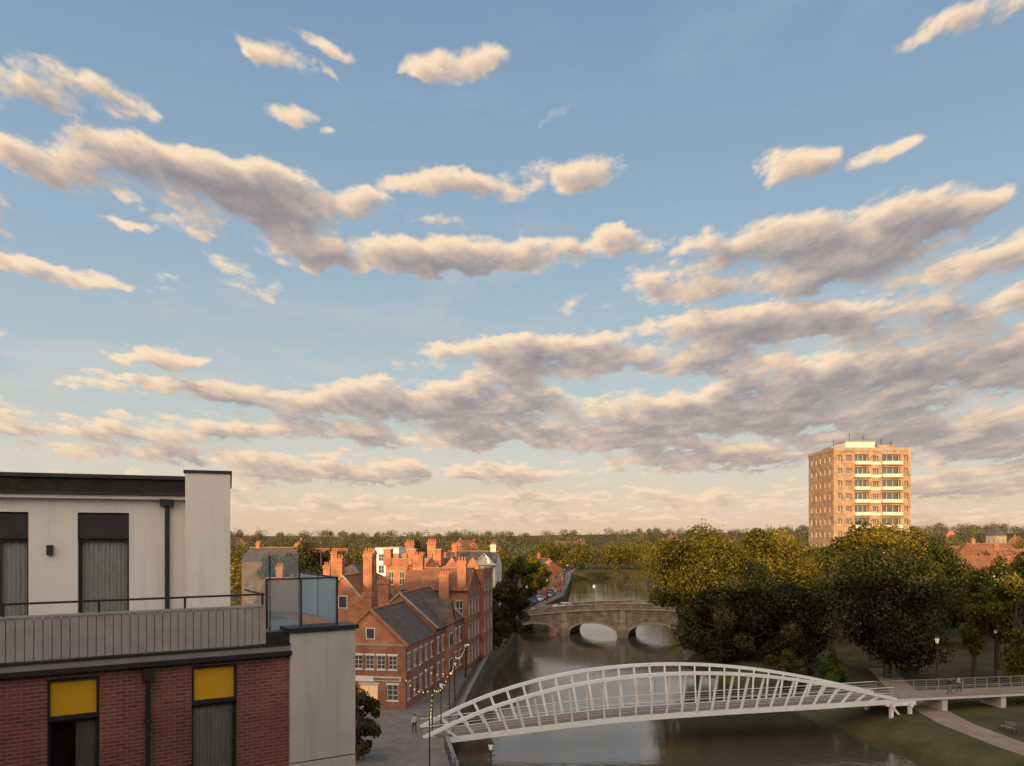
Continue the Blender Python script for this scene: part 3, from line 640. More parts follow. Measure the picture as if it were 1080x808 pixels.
for a,c in segs:
    a=Vector(a); c=Vector(c); n=max(6,int((c-a).length/1.0)); P=[]
    for i in range(n+1):
        t=i/n; p=a.lerp(c,t); p.z-=.9*4*t*(1-t); P.append(p)
    b.tube(P,.012,'dark_metal',4,False)
    for p in P[1:-1]: b.lathe([(0.02,-.02),(.042,-.08),(.032,-.13),(0,-.15)],'bulb',6,p)
b.done()
carm={}
def car(x,y,z,ang,col):
    if col not in carm:
        b=B('parked_car')
        prof=[(-2.15,.35),(-2.15,.75),(-2.0,.92),(-1.15,1.0),(2.0,.98),(2.15,.8),(2.15,.35)]
        n=len(prof)
        for i in range(n):
            a,c=prof[i],prof[(i+1)%n]; b.face([(a[0],-.88,a[1]),(c[0],-.88,c[1]),(c[0],.88,c[1]),(a[0],.88,a[1])],col)
        for s_ in (-1,1): b.face([(p[0],s_*.88,p[1]) for p in prof],col)
        lo=[(-1.2,1.0),(-.5,1.42),(1.0,1.45),(1.85,.99)]
        for s_ in (-1,1): b.face([(lo[0][0],s_*.8,lo[0][1]),(lo[1][0],s_*.66,lo[1][1]),(lo[2][0],s_*.66,lo[2][1]),(lo[3][0],s_*.8,lo[3][1])],'glass_dark')
        b.face([(lo[0][0],-.8,1.0),(lo[0][0],.8,1.0),(lo[1][0],.66,1.42),(lo[1][0],-.66,1.42)],'glass_dark'); b.face([(1.0,-.66,1.45),(1.0,.66,1.45),(1.85,.8,.99),(1.85,-.8,.99)],'glass_dark')
        b.box(-.52,1.02,-.68,.68,1.43,1.49,col)
        for s_ in (-1,1): b.beam((.25,s_*.82,1.0),(.25,s_*.69,1.44),.08,.04,col)
        for wx in (-1.35,1.35):
            for s_ in (-1,1): b.tube([(wx,s_*.68,.32),(wx,s_*.9,.32)],.32,'tyre',14); b.tube([(wx,s_*.9,.32),(wx,s_*.915,.32)],.18,'car_silver',10)
        for s_ in (-1,1): b.box(-2.17,-2.14,s_*.65-.16,s_*.65+.16,.62,.76,'window_white'); b.box(2.14,2.17,s_*.68-.14,s_*.68+.14,.66,.82,'car_red')
        o=b.done(); carm[col]=o.data
    else: o=bpy.data.objects.new('parked_car',carm[col]); scene.collection.objects.link(o)
    o.location=(x,y,z); o.rotation_euler=(0,0,math.radians(ang)); return o
cols=['car_white','car_silver','car_black','car_blue','car_white','car_red','car_silver','car_black']
i=0
for y in np.arange(172,300,7.0):
    a=math.degrees(math.atan2(5,rdx(y+5)-rdx(y)))
    car(rdx(y)+3.9,y,3.01,a,cols[i%8]); i+=1
    if i%2: car(rdx(y)-3.9,y+2,3.01,a+180,cols[(i*3)%8])
bx=Matrix(frame(27.6,150,angb))
for xx,yy_,c in ((-27,3,'car_blue'),(-20,6,'car_white'),(-4,3,'car_black')):
    p=bx@Vector((xx,yy_,top(xx)-.05)); car(p.x,p.y,p.z,angb,c)
# ------------------------------------------------------------------ people
def person(x,y,z,ang,shirt='shirt_dark',stride=.28,h=1.72):
    root=bpy.data.objects.new('person',None); scene.collection.objects.link(root)
    s=h/1.72
    V=[(0,0,.95),(0,0,1.12),(0,0.01,1.35),(0,.01,1.46),(0,.0,1.53),(0,-.02,1.62)]
    E=[(0,1),(1,2),(2,3),(3,4),(4,5)]
    R=[(.15,.11),(.13,.10),(.17,.115),(.09,.08),(.055,.055),(.085,.10)]
    def add(p,par,r): V.append(p); R.append(r); E.append((par,len(V)-1)); return len(V)-1
    for sx in (-1,1):
        st=stride*sx
        k=add((sx*.10,0,.86),0,(.095,.095)); k=add((sx*.10,-st*.55-.04,.5),k,(.06,.062)); k=add((sx*.10,-st+.05*(1 if st<0 else 0),.09),k,(.038,.038)); add((sx*.11,-st-.15,.045),k,(.038,.03))
        k=add((sx*.19,.01,1.40),2,(.058,.058)); k=add((sx*.24,st*.35,1.13),k,(.042,.042)); k=add((sx*.24,st*.8-.04,.90),k,(.03,.03)); add((sx*.235,st*.85-.06,.82),k,(.03,.018))
    me=bpy.data.meshes.new('body'); me.from_pydata([(a*s,b_*s,c*s) for a,b_,c in V],E,[])
    o=bpy.data.objects.new('body',me); scene.collection.objects.link(o); o.parent=root
    md=o.modifiers.new('Skin','SKIN')
    for i,r_ in enumerate(R): me.skin_vertices[0].data[i].radius=(r_[0]*s,r_[1]*s); me.skin_vertices[0].data[i].use_root=(i==0)
    sb=o.modifiers.new('Sub','SUBSURF'); sb.levels=2; sb.render_levels=2
    nm='clothes_'+shirt
    if nm not in MATS:
        m,nt,bb=newmat(nm); L=nt.links; tc=N(nt,'ShaderNodeTexCoord'); sp=N(nt,'ShaderNodeSeparateXYZ'); L.new(tc.outputs['Object'],sp.inputs[0])
        r_=N(nt,'ShaderNodeValToRGB'); r_.color_ramp.interpolation='CONSTANT'
        top_=(0.03,0.035,0.07,1) if shirt=='shirt_dark' else (.45,.42,.4,1)
        e=r_.color_ramp.elements; e[0].position=0; e[0].color=(.02,.02,.02,1); e[1].position=.045; e[1].color=(.03,.03,.04,1)
        x_=e.new(.50); x_.color=top_; x_=e.new(.765); x_.color=(.45,.27,.19,1)
        dv=N(nt,'ShaderNodeMath',operation='DIVIDE'); dv.inputs[1].default_value=2.0; L.new(sp.outputs['Z'],dv.inputs[0]); L.new(dv.outputs[0],r_.inputs[0]); L.new(r_.outputs[0],bb.inputs['Base Color']); bb.inputs['Roughness'].default_value=.85
    me.materials.append(MATS[nm])
    hb=B('head'); hb.M=Matrix.Translation((0,-.02*s,1.63*s))@Matrix.Diagonal((s*.95,s*1.15,s*1.25,1))
    prof=[(0,-.095)]+[(.09*math.sin(t),-.09*math.cos(t)) for t in np.linspace(.35,math.pi-.3,8)]+[(0,.09)]
    hb.lathe(prof,'skin',14); hb.tube([(0,-.085,.01),(0,-.108,-.015),(0,-.088,-.025)],[.008,.014,.008],'skin',6)
    for sx in (-1,1): hb.box(sx*.035-.012,sx*.035+.012,-.088,-.078,.004,.018,'hair'); hb.lathe([(.0,-.02),(.014,-.01),(.014,.015),(0,.025)],'skin',6,(sx*.09,0,0))
    hb.box(-.022,.022,-.083,-.074,-.048,-.04,'brick_brown')
    hb.lathe([(.098,.0),(.1,.03),(.085,.065),(.05,.09),(0,.1)],'hair',14,(0,.014,0)); ho=hb.done(); ho.parent=root
    root.location=(x,y,z); root.rotation_euler=(0,0,math.radians(ang))
fm=frame(A.x,A.y,angf)
p=fm@Vector((LN+7.2,1.2,3.49)); person(p.x,p.y,p.z,95,'shirt_dark',.3)
p=fm@Vector((LN+8.9,1.9,3.49)); person(p.x,p.y,p.z,80,'shirt_light',.24,1.66)
person(-8.9,70.5,2.004,20,'shirt_light',.26); person(-8.1,88,2.004,160,'shirt_dark',.25)
b=B('park_bench')
b.M=frame(45.5,71,-80,2.0)
for k in range(4): b.box(-.8,.8,-.22+k*.12,-.13+k*.12,.43,.47,'deck_timber')
for k in range(3): b.box(-.8,.8,.26+k*.02,.29+k*.02,.55+k*.13,.64+k*.13,'deck_timber')
for x in (-.7,.7): b.box(x-.03,x+.03,-.22,-.17,0,.43,'dark_metal'); b.box(x-.03,x+.03,.22,.27,0,.43,'dark_metal'); b.beam((x,.24,.4),(x,.33,.95),.05,.05,'dark_metal'); b.box(x-.03,x+.03,-.22,.25,.62,.66,'dark_metal')
b.done()
# ------------------------------------------------------------------ trees
def tube_arr(p0,p1,r0,r1,n=7):
    p0=np.array(p0,float); p1=np.array(p1,float); d=p1-p0; d/=np.linalg.norm(d)+1e-9
    up=np.array([0,0,1.]) if abs(d[2])<.9 else np.array([1.,0,0]); x=np.cross(d,up); x/=np.linalg.norm(x); y=np.cross(x,d)
    a=np.arange(n)*2*np.pi/n; ring=np.cos(a)[:,None]*x+np.sin(a)[:,None]*y
    v=np.vstack([p0+ring*r0,p1+ring*r1]); f=[(k,(k+1)%n,n+(k+1)%n,n+k) for k in range(n)]
    return v,np.array(f)
def leaves(rng,C,Rr,n,size,tints,squash=.85,inner=.12):
    w=(Rr**2); w/=w.sum(); idx=rng.choice(len(C),n,p=w)
    d=rng.normal(size=(n,3)); d/=np.linalg.norm(d,axis=1)[:,None]
    rad=Rr[idx]*np.where(rng.random(n)<inner,rng.random(n)*.8,.72+.36*rng.random(n)**1.5)
    ph=np.sin(d[:,0]*5+idx)*np.sin(d[:,1]*6+idx*2)*np.sin(d[:,2]*5+idx*3); rad*=1+.3*ph
    P=C[idx]+d*rad[:,None]*np.array([1,1,squash])
    nn=d+.8*rng.normal(size=(n,3)); nn/=np.linalg.norm(nn,axis=1)[:,None]
    t=np.cross(nn,rng.normal(size=(n,3))); t/=np.linalg.norm(t,axis=1)[:,None]; bt=np.cross(nn,t)
    s=size*(.55+.9*rng.random(n))[:,None]
    Q=np.stack([P-t*s*.5,P-bt*s*.32+nn*s*.08,P+t*s*.5,P+bt*s*.32-nn*s*.05],1)
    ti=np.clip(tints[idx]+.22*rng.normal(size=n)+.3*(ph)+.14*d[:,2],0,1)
    return Q.reshape(-1,3),ti
def mesh_from(name,lv,lt,tv,tf,mat,loc=(0,0,0)):
    nl=len(lv)//4; nt_=len(tv)
    V=np.vstack([lv,tv]) if nt_ else lv
    Fq=np.arange(nl*4).reshape(-1,4)
    if nt_: Fq=np.vstack([Fq,tf+nl*4])
    me=bpy.data.meshes.new(name); me.vertices.add(len(V)); me.vertices.foreach_set('co',V.astype(np.float32).ravel())
    nf=len(Fq); me.loops.add(nf*4); me.loops.foreach_set('vertex_index',Fq.astype(np.int32).ravel())
    me.polygons.add(nf); me.polygons.foreach_set('loop_start',np.arange(0,nf*4,4,dtype=np.int32))
    mi=np.zeros(nf,dtype=np.int32); mi[nl:]=1
    me.materials.append(MATS[mat]); me.materials.append(MATS['bark']); me.polygons.foreach_set('material_index',mi)
    at=me.attributes.new('tint','FLOAT','FACE'); tt=np.zeros(nf,dtype=np.float32); tt[:nl]=lt; at.data.foreach_set('value',tt)
    me.update(calc_edges=True); me.validate()
    o=bpy.data.objects.new(name,me); o.location=loc; scene.collection.objects.link(o); return o
def tree(name,x,y,z,h,w,mat,seed,n=14000,leaf=.45,base=.12,nb=34,kind='round',br=(.17,.36),wd=None):
    rng=np.random.default_rng(seed); rx=w/2; ry=(wd or w)/2; zc=h*(base+1)/2; rz=h*(1-base)/2
    C=[];Rr=[]
    for i in range(nb):
        d=rng.normal(size=3); d/=np.linalg.norm(d)
        q=.5+.42*rng.random()
        if kind=='cone':
            t=rng.random()**1.2; a=rng.random()*6.28; rr=rx*(1-t)*.62; C.append([rr*math.cos(a),rr*math.sin(a),h*base+t*h*(1-base)*.93]); Rr.append(rx*(.42*(1-t)+.14)); continue
        if kind=='column': q=.75*rng.random()
        r_=min(rx,rz)*(br[0]+(br[1]-br[0])*rng.random())
        c=np.array([d[0]*(rx-r_*.7)*min(1,q*1.25),d[1]*(ry-r_*.7)*min(1,q*1.25),zc+d[2]*(rz-r_*.8)*min(1,q*1.25)])
        C.append(c); Rr.append(r_)
    C=np.array(C,float);Rr=np.array(Rr,float)
    tints=.42+.2*rng.normal(size=len(C))
    lv,lt=leaves(rng,C,Rr,n,leaf,tints)
    l2,t2=leaves(rng,C,Rr*1.22,n//12,leaf*.9,tints,inner=0); lv=np.vstack([lv,l2]); lt=np.concatenate([lt,t2])
    tv=[];tf=[];off=0
    def addt(p0,p1,r0,r1):
        nonlocal off
        v,f=tube_arr(p0,p1,r0,r1); tv.append(v); tf.append(f+off); off+=len(v)
    tr=h*.022; k1=np.array([rng.normal()*.2,rng.normal()*.2,h*.25]); k2=np.array([rng.normal()*.4,rng.normal()*.4,h*.5]); k3=np.array([rng.normal()*.5,rng.normal()*.5,h*.8])
    addt([0,0,-.3],k1,tr*1.3,tr); addt(k1,k2,tr,tr*.7); addt(k2,k3,tr*.7,tr*.2)
    for i in rng.choice(len(C),min(len(C),16),replace=False):
        t=rng.random(); s=k1*(1-t)+k2*t; m_=(s+C[i])/2+np.array([0,0,.4]); addt(s,m_,tr*.4,tr*.22); addt(m_,C[i],tr*.22,tr*.06)
    return mesh_from(name,lv,lt,np.vstack(tv),np.vstack(tf),mat,(x,y,z))
tree('deciduous_tree',PX(737,122),122,1.6,20.3,17,'leaf_yellow',1,28000,.42,.1,48)
tree('deciduous_tree',30.5,113,.8,13.2,13,'leaf_dark',2,20000,.38,.0,36)
tree('deciduous_tree',37.5,108,1.2,14,14,'leaf_dark',3,22000,.38,.0,38)
tree('deciduous_tree',PX(790,116),117,1.6,14.5,13,'leaf_dark',33,16000,.4,.0,36)
tree('deciduous_tree',PX(822,128),130,2,19.8,17,'leaf_yellow',4,20000,.45,.1,40)
tree('deciduous_tree',PX(785,140),142,3,17.5,15,'leaf_yellow',5,14000,.45,.1,34)
tree('oak_tree',PX(935,98),98,1.6,17.6,17.5,'leaf_dark',6,36000,.36,.02,56)
tree('deciduous_tree',PX(935,132),132,2,22.3,17,'leaf_yellow',7,20000,.45,.1,40)
tree('deciduous_tree',PX(892,140),142,2,19,13,'leaf_green',8,14000,.45,.1,34)
tree('deciduous_tree',PX(985,140),142,2,18.5,16,'leaf_green',9,14000,.45,.1,34)
tree('young_conifer',PX(877,96),96,1.8,5.6,3.2,'leaf_fresh',10,5000,.22,.05,26,'cone')
tree('poplar_tree',PX(1027,98),98,1.8,11.5,3.2,'leaf_yellow',11,6000,.3,.08,26,'column',br=(.4,.7))
tree('poplar_tree',PX(1052,104),104,1.8,13,3.8,'leaf_yellow',12,7000,.3,.08,26,'column',br=(.4,.7))
tree('willow_tree',PX(1075,92),92,1.8,15,9,'leaf_yellow',13,14000,.34,.03,34)
tree('deciduous_tree',PX(1110,100),100,1.8,17,13,'leaf_green',14,12000,.42,.05,34)
tree('deciduous_tree',PX(1020,125),125,2,13,12,'leaf_green',15,10000,.45,.05,30)
tree('deciduous_tree',PX(1060,135),135,2,14.5,14,'leaf_yellow',16,10000,.45,.05,30)
tree('shrub',33.8,93,.9,3.2,5,'leaf_dark',17,4000,.25,-.1,16)
tree('shrub',36,101,1.2,4,6,'leaf_green',18,4500,.25,-.1,16)
tree('shrub',PX(840,97),97,1.4,3.5,5,'leaf_dark',19,4000,.25,-.1,16)
for k,(yy_,hh_,ww_) in enumerate(((121,2.6,3.2),(126,3.4,4),(134,4.2,4.6),(148,4.5,5),(156,3.6,5),(166,4,6),(176,3.4,6))):
    tree('shrub',lb(yy_)-1.2,yy_,gl(yy_)-.6,hh_,ww_,'leaf_dark' if k%2 else 'leaf_green',60+k,3500,.27,-.15,16)
tree('deciduous_tree',PX(532,140),140,2.2,10.2,9.5,'leaf_dark',20,13000,.36,-.05,34)
tree('deciduous_tree',PX(520,128),129,1.6,6.8,5.5,'leaf_dark',21,7000,.32,-.05,26)
tree('deciduous_tree',PX(545,182),182,3,13.2,10,'leaf_green',22,9000,.45,.05,30)
tree('deciduous_tree',PX(340,160),160,3,17.6,13,'leaf_dark',23,12000,.45,.05,34)
tree('deciduous_tree',PX(440,175),175,3,17.6,10,'leaf_dark',24,9000,.45,.05,30)
tree('deciduous_tree',PX(380,63),62,2,6.2,4.2,'leaf_dark',25,6000,.25,.02,26)
tree('deciduous_tree',PX(300,175),175,3,14,12,'leaf_green',26,7000,.5,.05,30)
tree('deciduous_tree',PX(490,200),200,3,14.5,12,'leaf_green',28,7000,.5,.05,30)
tree('deciduous_tree',PX(525,235),235,3,14.5,13,'leaf_yellow',29,7000,.55,.05,30)
tree('deciduous_tree',PX(565,215),215,3,12,9,'leaf_yellow',27,7000,.5,.05,28)
rng=np.random.default_rng(77); LV=[];LT=[]
def crown(x,y,h,w,n,size):
    z=gz(x,y); k=5; C=np.stack([x+rng.normal(size=k)*w*.2,y+rng.normal(size=k)*w*.2,z+h*(.42+.3*rng.random(k))],1); Rr=w*(.22+.12*rng.random(k)); C[:,2]=np.minimum(C[:,2],z+h-Rr*.8)
    C=np.vstack([C,[[x,y,z+h*.3]]]); Rr=np.append(Rr,w*.36)
    a,t=leaves(rng,C,Rr,n,size,.4+.14*rng.normal()+.12*rng.normal(size=k+1),squash=1.0); LV.append(a);LT.append(t)
for y in np.arange(232,355,11):
    for dx in (4,13,24,36): crown(rb(y)+dx+rng.normal()*1.5,y+rng.normal()*2,10+6*rng.random(),11+3*rng.random(),900,.7)
for x in np.arange(14,95,8):
    for dy in (0,14): crown(x+rng.normal()*2,392+dy+rng.normal()*4,11+7*rng.random(),15,900,.8)
for i in range(44):
    y=180+rng.random()*200; crown(-.08*y-rng.random()*130,y+10,10+6*rng.random(),11,500,.8)
for i in range(60):
    y=160+rng.random()*200; crown(y*.36+rng.random()*200+18,y+10,10+7*rng.random(),13,600,.8)
mesh_from('riverside_tree_line',np.vstack(LV),np.concatenate(LT),np.zeros((0,3)),np.zeros((0,4),int),'leaf_yellow')
LV=[];LT=[]
for i in range(620):
    y=390+ (rng.random()**1.4)*1600; x=(rng.random()*1.7-.75)*y; sc=1+(y-390)/900; crown(x,y,(8+10*rng.random()**1.5)*(1+.2*sc),(10+8*rng.random())*sc**.6,int(330),1.1*sc**.7)
mesh_from('distant_trees',np.vstack(LV),np.concatenate(LT),np.zeros((0,3)),np.zeros((0,4),int),'leaf_far_hazed')
random.seed(4)
def house(x,y,w,d,h,ang,wall,rmat,rise=2.6):
    b=B('brick_house' if 'brick' in wall else 'rendered_house'); z=gz(x,y)
    M=frame(x,y,ang); block(b,M,w,d,z-.3,z+h,wall,[(z+.9,z+2.2),(z+3.6,z+4.8)] if h>5 else [(z+.9,z+2.2)],cols=(3,2,3,2),ww=1.1,roof='gable_x',rise=rise,rmat=rmat); b.M=M; chimney(b,w*.15,d/2,z+h,z+h+rise+1.2); b.done()
house(PX(1010,165),165,12,8,9,8,'brick_orange','clay_tile',3.4); house(PX(1050,185),185,14,8,10,-5,'brick_brown','clay_tile',3.6); house(PX(1078,160),160,9,8,8,20,'stucco_cream','slate',3)
house(PX(1030,230),230,14,9,11,5,'brick_orange','clay_tile',3.6); house(PX(975,240),240,14,9,10,-8,'brick_brown','clay_tile',3.6)
house(PX(255,190),190,14,9,11,-8,'brick_brown','slate',3); house(PX(300,205),205,16,9,10,5,'brick_vict','clay_tile',3.4)
house(PX(470,190),190,12,9,9,-8,'brick_brown','slate',3.4); house(PX(552,240),240,10,9,7,-70,'brick_orange','slate',3)
for i in range(22):
    y=420+random.random()*500; x=(random.random()*1.5-.7)*y; house(x,y,12+random.random()*8,9,8+random.random()*3,random.random()*180,random.choice(['brick_brown','brick_orange','brick_vict']),'clay_tile',4)
b=B('church_tower'); zc_=gz(PX(1053,430),430)
block(b,frame(PX(1050,430),430,10),7,7,zc_-.5,zc_+17,'stone',[(zc_+12,zc_+15)],cols=(2,2,2,2),ww=1,roof='hip',rise=5.5,rmat='slate'); b.done()
# ------------------------------------------------------------------ sky
SUN_EL=5.6; SUN_AZ=200.0
clouds=[
(45,98,90,28,4,1.1),(112,102,40,18,0,1.0),(20,150,50,11,-18,.7),
(60,165,80,27,-5,1.1),(160,180,125,33,-8,1.2),(250,205,125,36,-10,1.25),(345,210,90,17,-6,1.0),(240,236,60,18,0,.85),(190,222,50,14,0,.75),
(350,262,95,18,0,1.0),(470,270,145,21,0,1.15),(590,258,85,14,3,1.0),
(500,203,85,14,2,.85),(560,198,42,20,20,.7),(635,188,46,18,10,.8),(455,236,40,8,-4,.7),
(60,285,115,12,-3,.9),(240,275,40,12,-10,.55),(265,300,45,9,-5,.55),(128,228,26,8,20,.6),
(315,66,48,13,-15,.85),(340,45,42,9,-14,.7),(302,122,34,13,0,.8),(498,57,40,13,8,.9),(458,68,20,13,0,.7),(345,146,22,5,0,.6),(570,122,28,10,30,.4),
(832,178,36,28,-10,.85),(935,160,60,13,0,.7),(1045,2,75,22,8,1.0),
(770,262,120,31,14,1.1),(880,256,135,38,14,1.25),(975,236,66,27,8,1.2),(850,292,160,24,4,1.1),(700,308,112,13,8,.95),(990,290,60,9,8,.7),
(850,342,195,24,2,1.15),(1010,330,125,28,10,1.2),(1055,262,60,14,0,.95),
(610,378,165,21,0,1.2),(730,380,85,19,0,1.1),(165,374,52,10,2,.95),
(250,414,175,13,0,1.05),(420,425,175,26,0,1.2),(520,420,74,30,0,1.2),(330,454,195,17,0,1.1),(510,455,150,18,0,1.1),
(920,400,240,36,6,1.25),(1040,385,125,52,8,1.25),(820,432,225,31,0,1.25),(690,452,150,24,0,1.15),(770,482,125,20,0,1.15),(960,462,185,31,0,1.25),(1060,475,120,26,0,1.15),
(50,450,125,10,0,1.0),(150,462,100,9,0,.85),(240,482,200,10,0,.95),(450,502,230,13,0,1.05),(120,512,180,12,0,.95),(330,530,260,10,0,.85),(650,528,250,11,0,.85),(1000,515,215,15,0,1.05),(1010,545,225,10,0,.85),(560,548,230,8,0,.75),
(-80,200,120,40,0,1.1),(-200,330,180,40,0,1.1),(-150,430,200,30,0,1.1),(1200,230,150,50,5,1.1),(1250,390,180,50,5,1.2),(1400,480,260,40,0,1.1),(-350,500,260,20,0,1),(700,-150,200,60,5,1.0),(250,-120,180,50,-8,1.0)]
def build_sky(STR):
    w=bpy.data.worlds.new('World'); scene.world=w; w.use_nodes=True; nt=w.node_tree; L=nt.links
    bg=nt.nodes['Background']; bg.inputs['Strength'].default_value=STR
    tc=N(nt,'ShaderNodeTexCoord'); sp=N(nt,'ShaderNodeSeparateXYZ'); L.new(tc.outputs['Generated'],sp.inputs[0])
    ma=N(nt,'ShaderNodeMath',operation='DIVIDE',use_clamp=True); ma.inputs[1].default_value=.60; L.new(sp.outputs['Z'],ma.inputs[0])
    sky=N(nt,'ShaderNodeTexSky'); sky.sky_type='NISHITA'; sky.sun_disc=False; sky.sun_elevation=math.radians(SUN_EL); sky.sun_rotation=math.radians(SUN_AZ); sky.air_density=1; sky.dust_density=1.0; sky.ozone_density=1.5
    gr=N(nt,'ShaderNodeValToRGB'); e=gr.color_ramp.elements; e[0].position=0; e[0].color=(.84,.60,.42,1); e[1].position=1; e[1].color=(.21,.34,.53,1)
    for p,c in ((.06,(.82,.65,.49)),(.15,(.70,.67,.59)),(.32,(.50,.60,.64)),(.55,(.36,.49,.61)),(.78,(.27,.41,.57))): x_=e.new(p); x_.color=(*c,1)
    L.new(ma.outputs[0],gr.inputs[0])
    # brighter, warmer half of the sky around the low sun
    dt=N(nt,'ShaderNodeVectorMath',operation='DOT_PRODUCT'); L.new(tc.outputs['Generated'],dt.inputs[0]); aa=math.radians(SUN_AZ); dt.inputs[1].default_value=(math.sin(aa)*.94,math.cos(aa)*.94,.34)
    mm=N(nt,'ShaderNodeMath',operation='MAXIMUM'); mm.inputs[1].default_value=0; L.new(dt.outputs['Value'],mm.inputs[0]); pw=N(nt,'ShaderNodeMath',operation='POWER'); pw.inputs[1].default_value=1.4; L.new(mm.outputs[0],pw.inputs[0])
    gs=N(nt,'ShaderNodeVectorMath',operation='SCALE'); gs.inputs[0].default_value=(2.2,1.52,.93); L.new(pw.outputs[0],gs.inputs['Scale'])
    ga=N(nt,'ShaderNodeVectorMath',operation='ADD'); L.new(gr.outputs[0],ga.inputs[0]); L.new(gs.outputs[0],ga.inputs[1])
    sc=N(nt,'ShaderNodeVectorMath',operation='SCALE'); sc.inputs['Scale'].default_value=1/STR; L.new(ga.outputs[0],sc.inputs[0])
    mx=N(nt,'ShaderNodeMix',data_type='RGBA'); mx.inputs[0].default_value=.85; L.new(sky.outputs[0],mx.inputs[6]); L.new(sc.outputs[0],mx.inputs[7]); L.new(mx.outputs[2],bg.inputs['Color'])
    P=np.random.default_rng(11).random((512,512)).astype(np.float32)
    def vn(x,y):
        xi=np.floor(x).astype(int); yi=np.floor(y).astype(int); fx=x-xi; fy=y-yi; fx=fx*fx*fx*(fx*(fx*6-15)+10); fy=fy*fy*fy*(fy*(fy*6-15)+10)
        a=P[xi%512,yi%512];b=P[(xi+1)%512,yi%512];c=P[xi%512,(yi+1)%512];d=P[(xi+1)%512,(yi+1)%512]
        return a+(b-a)*fx+(c-a)*fy+(a-b-c+d)*fx*fy
    def fbm(x,y,o,ro=.55):
        s=0;am=1;t=0
        for k in range(o): s=s+am*vn(x*1.0+17.3*k,y+9.1*k); t+=am; am*=ro; x,y=x*2.0-y*.6,x*.6+y*2.0
        return s/t
    na,nt_=1400,520
    az=np.linspace(-1.15,1.15,na); te=np.linspace(.0,1.0,nt_)**1.15*.98+.004
    A,T=np.meshgrid(az,te)
    mw=T+.17; cx=A/mw*1.0+40; cy=.75/mw+20
    w1=fbm(cx*5,cy*5,5)-.5; w2=fbm(cx*5+50,cy*5+31,5)-.5
    w3=fbm(cx*18+9,cy*18,4,.6)-.5; w4=fbm(cx*18+70,cy*18+5,4,.6)-.5
    X=A+w1*.07*mw/.4+w3*.04; Y=T+w2*.034*mw/.4+w4*.020
    M_=np.zeros_like(A)
    for (u,v,hw,hh,an,wt) in clouds:
        a=math.atan((u-540)/F); ca=math.cos(a); t=(HV-v)/F*ca; r=math.radians(an); sx=hw/F*ca*ca*1.22; sy=hh/F*ca*1.24
        dx=X-a; dy=Y-t; p=(dx*math.cos(r)+dy*math.sin(r))/sx; q=(-dx*math.sin(r)+dy*math.cos(r))/sy
        q=np.where(q<0,q*1.15,q)
        M_=np.maximum(M_,wt*np.clip(1-(p*p+q*q),0,1)**.8)
    n=fbm(cx*8,cy*10,8,.62)
    n2=fbm(cx*4+100,cy*4,3)
    D=M_+(n-.5)*(2.5)*np.clip(.35+M_*1.1,0,1)+(n2-.5)*.4*(M_>0)
    veil=np.clip((fbm(cx*2.2+7,cy*3.4,6,.6)-.53)*1.9,0,.34)*np.clip(1-T*1.1,0,1)
    D=np.clip((D-.19)/.80,0,1.4)
    def samp(G,di,dj):
        i=np.clip(np.arange(nt_)[:,None]+di,0,nt_-1); j=np.clip(np.arange(na)[None,:]+dj,0,na-1); return G[i,j]
    S=np.zeros_like(D)
    for k in range(1,13): S+=samp(D,int(round(k*1.15)),int(round(-k*1.3)))*(.94**k)
    S/=12
    lit=np.exp(-1.7*S)
    lit=lit*.95+.30*(n-.5)*2+.03
    lit=np.clip((lit-.13)/.60,0,1)
    al=np.clip(D*1.1,0,1); al=al*al*(3-2*al)*.95
    def ramp(x,st):
        xs=[s[0] for s in st]; return np.stack([np.interp(x,xs,[s[1][c] for s in st]) for c in range(3)],-1)
    col=ramp(lit,[(0,(.235,.215,.235)),(.25,(.35,.305,.305)),(.5,(.56,.45,.385)),(.75,(.82,.62,.445)),(1,(.99,.77,.54))])
    hz=np.exp(-T/.10)[...,None]*.45; col=col*(1-hz)+np.array([.78,.57,.42])*hz
    al2=np.maximum(al,veil); wv=(veil*(1-al)/np.maximum(al2,1e-3))[...,None]; col=col*(1-np.clip(wv,0,1))+np.array([.75,.64,.55])*np.clip(wv,0,1)
    al2*=np.clip((.98-T)/.15,0,1)*np.clip((1.15-np.abs(A))/.15,0,1)
    R=9000.0
    V=np.stack([R*np.sin(A),R*np.cos(A),20+R*T],-1).reshape(-1,3)
    idx=np.arange(na*nt_).reshape(nt_,na); Q=np.stack([idx[:-1,:-1],idx[:-1,1:],idx[1:,1:],idx[1:,:-1]],-1).reshape(-1,4)
    af=al2.ravel(); keep=af[Q].max(1)>.004; Q=Q[keep]
    me=bpy.data.meshes.new('sky'); me.vertices.add(len(V)); me.vertices.foreach_set('co',V.astype(np.float32).ravel())
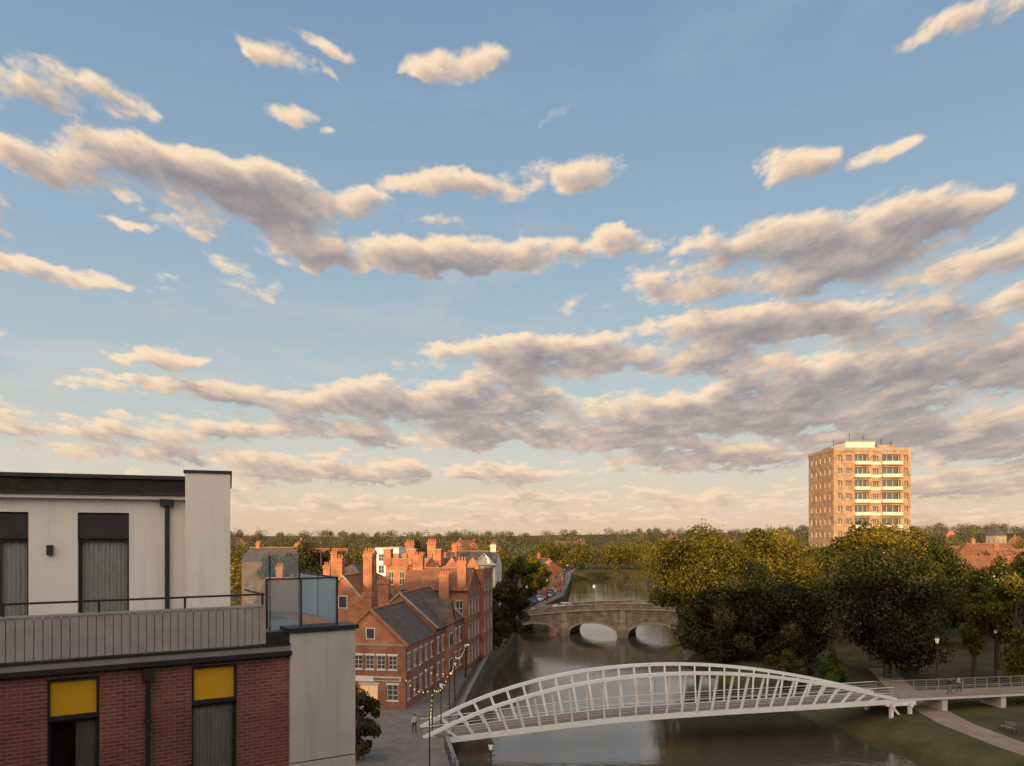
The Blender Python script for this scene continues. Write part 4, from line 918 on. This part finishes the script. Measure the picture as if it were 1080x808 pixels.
    me.loops.add(len(Q)*4); me.loops.foreach_set('vertex_index',Q.astype(np.int32).ravel()); me.polygons.add(len(Q)); me.polygons.foreach_set('loop_start',np.arange(0,len(Q)*4,4,dtype=np.int32))
    at=me.color_attributes.new('cloud','FLOAT_COLOR','POINT'); at.data.foreach_set('color',np.concatenate([col.reshape(-1,3),af[:,None]],1).astype(np.float32).ravel())
    me.update(calc_edges=True)
    m=bpy.data.materials.new('cloud'); m.use_nodes=True; t=m.node_tree; t.nodes.clear(); o=N(t,'ShaderNodeOutputMaterial'); a=N(t,'ShaderNodeAttribute',attribute_name='cloud')
    em=N(t,'ShaderNodeEmission'); tr=N(t,'ShaderNodeBsdfTransparent'); mi=N(t,'ShaderNodeMixShader'); t.links.new(a.outputs['Color'],em.inputs[0]); t.links.new(a.outputs['Alpha'],mi.inputs[0]); t.links.new(tr.outputs[0],mi.inputs[1]); t.links.new(em.outputs[0],mi.inputs[2]); t.links.new(mi.outputs[0],o.inputs[0])
    try: m.cycles.emission_sampling='NONE'
    except Exception: pass
    me.materials.append(m); ob=bpy.data.objects.new('sky',me); scene.collection.objects.link(ob)
build_sky(.12)
sd=bpy.data.lights.new('sun','SUN'); sd.energy=5.0; sd.angle=math.radians(.6); sd.color=(1.0,.64,.32)
so_=bpy.data.objects.new('sun',sd); scene.collection.objects.link(so_)
a=math.radians(SUN_AZ); el=math.radians(SUN_EL); sv=Vector((math.sin(a)*math.cos(el),math.cos(a)*math.cos(el),math.sin(el)))
so_.rotation_euler=(-sv).to_track_quat('-Z','Y').to_euler(); so_.location=(0,-60,80)
cd=bpy.data.cameras.new('camera'); cd.sensor_width=36; cd.lens=36*F/1080; cd.shift_y=(HV-404)/1080; cd.clip_end=20000; cd.clip_start=.1
co=bpy.data.objects.new('camera',cd); scene.collection.objects.link(co); co.location=(0,0,H); co.rotation_euler=(math.radians(90),0,0); scene.camera=co
scene.view_settings.view_transform='Standard'; scene.view_settings.look='None'; scene.view_settings.exposure=0
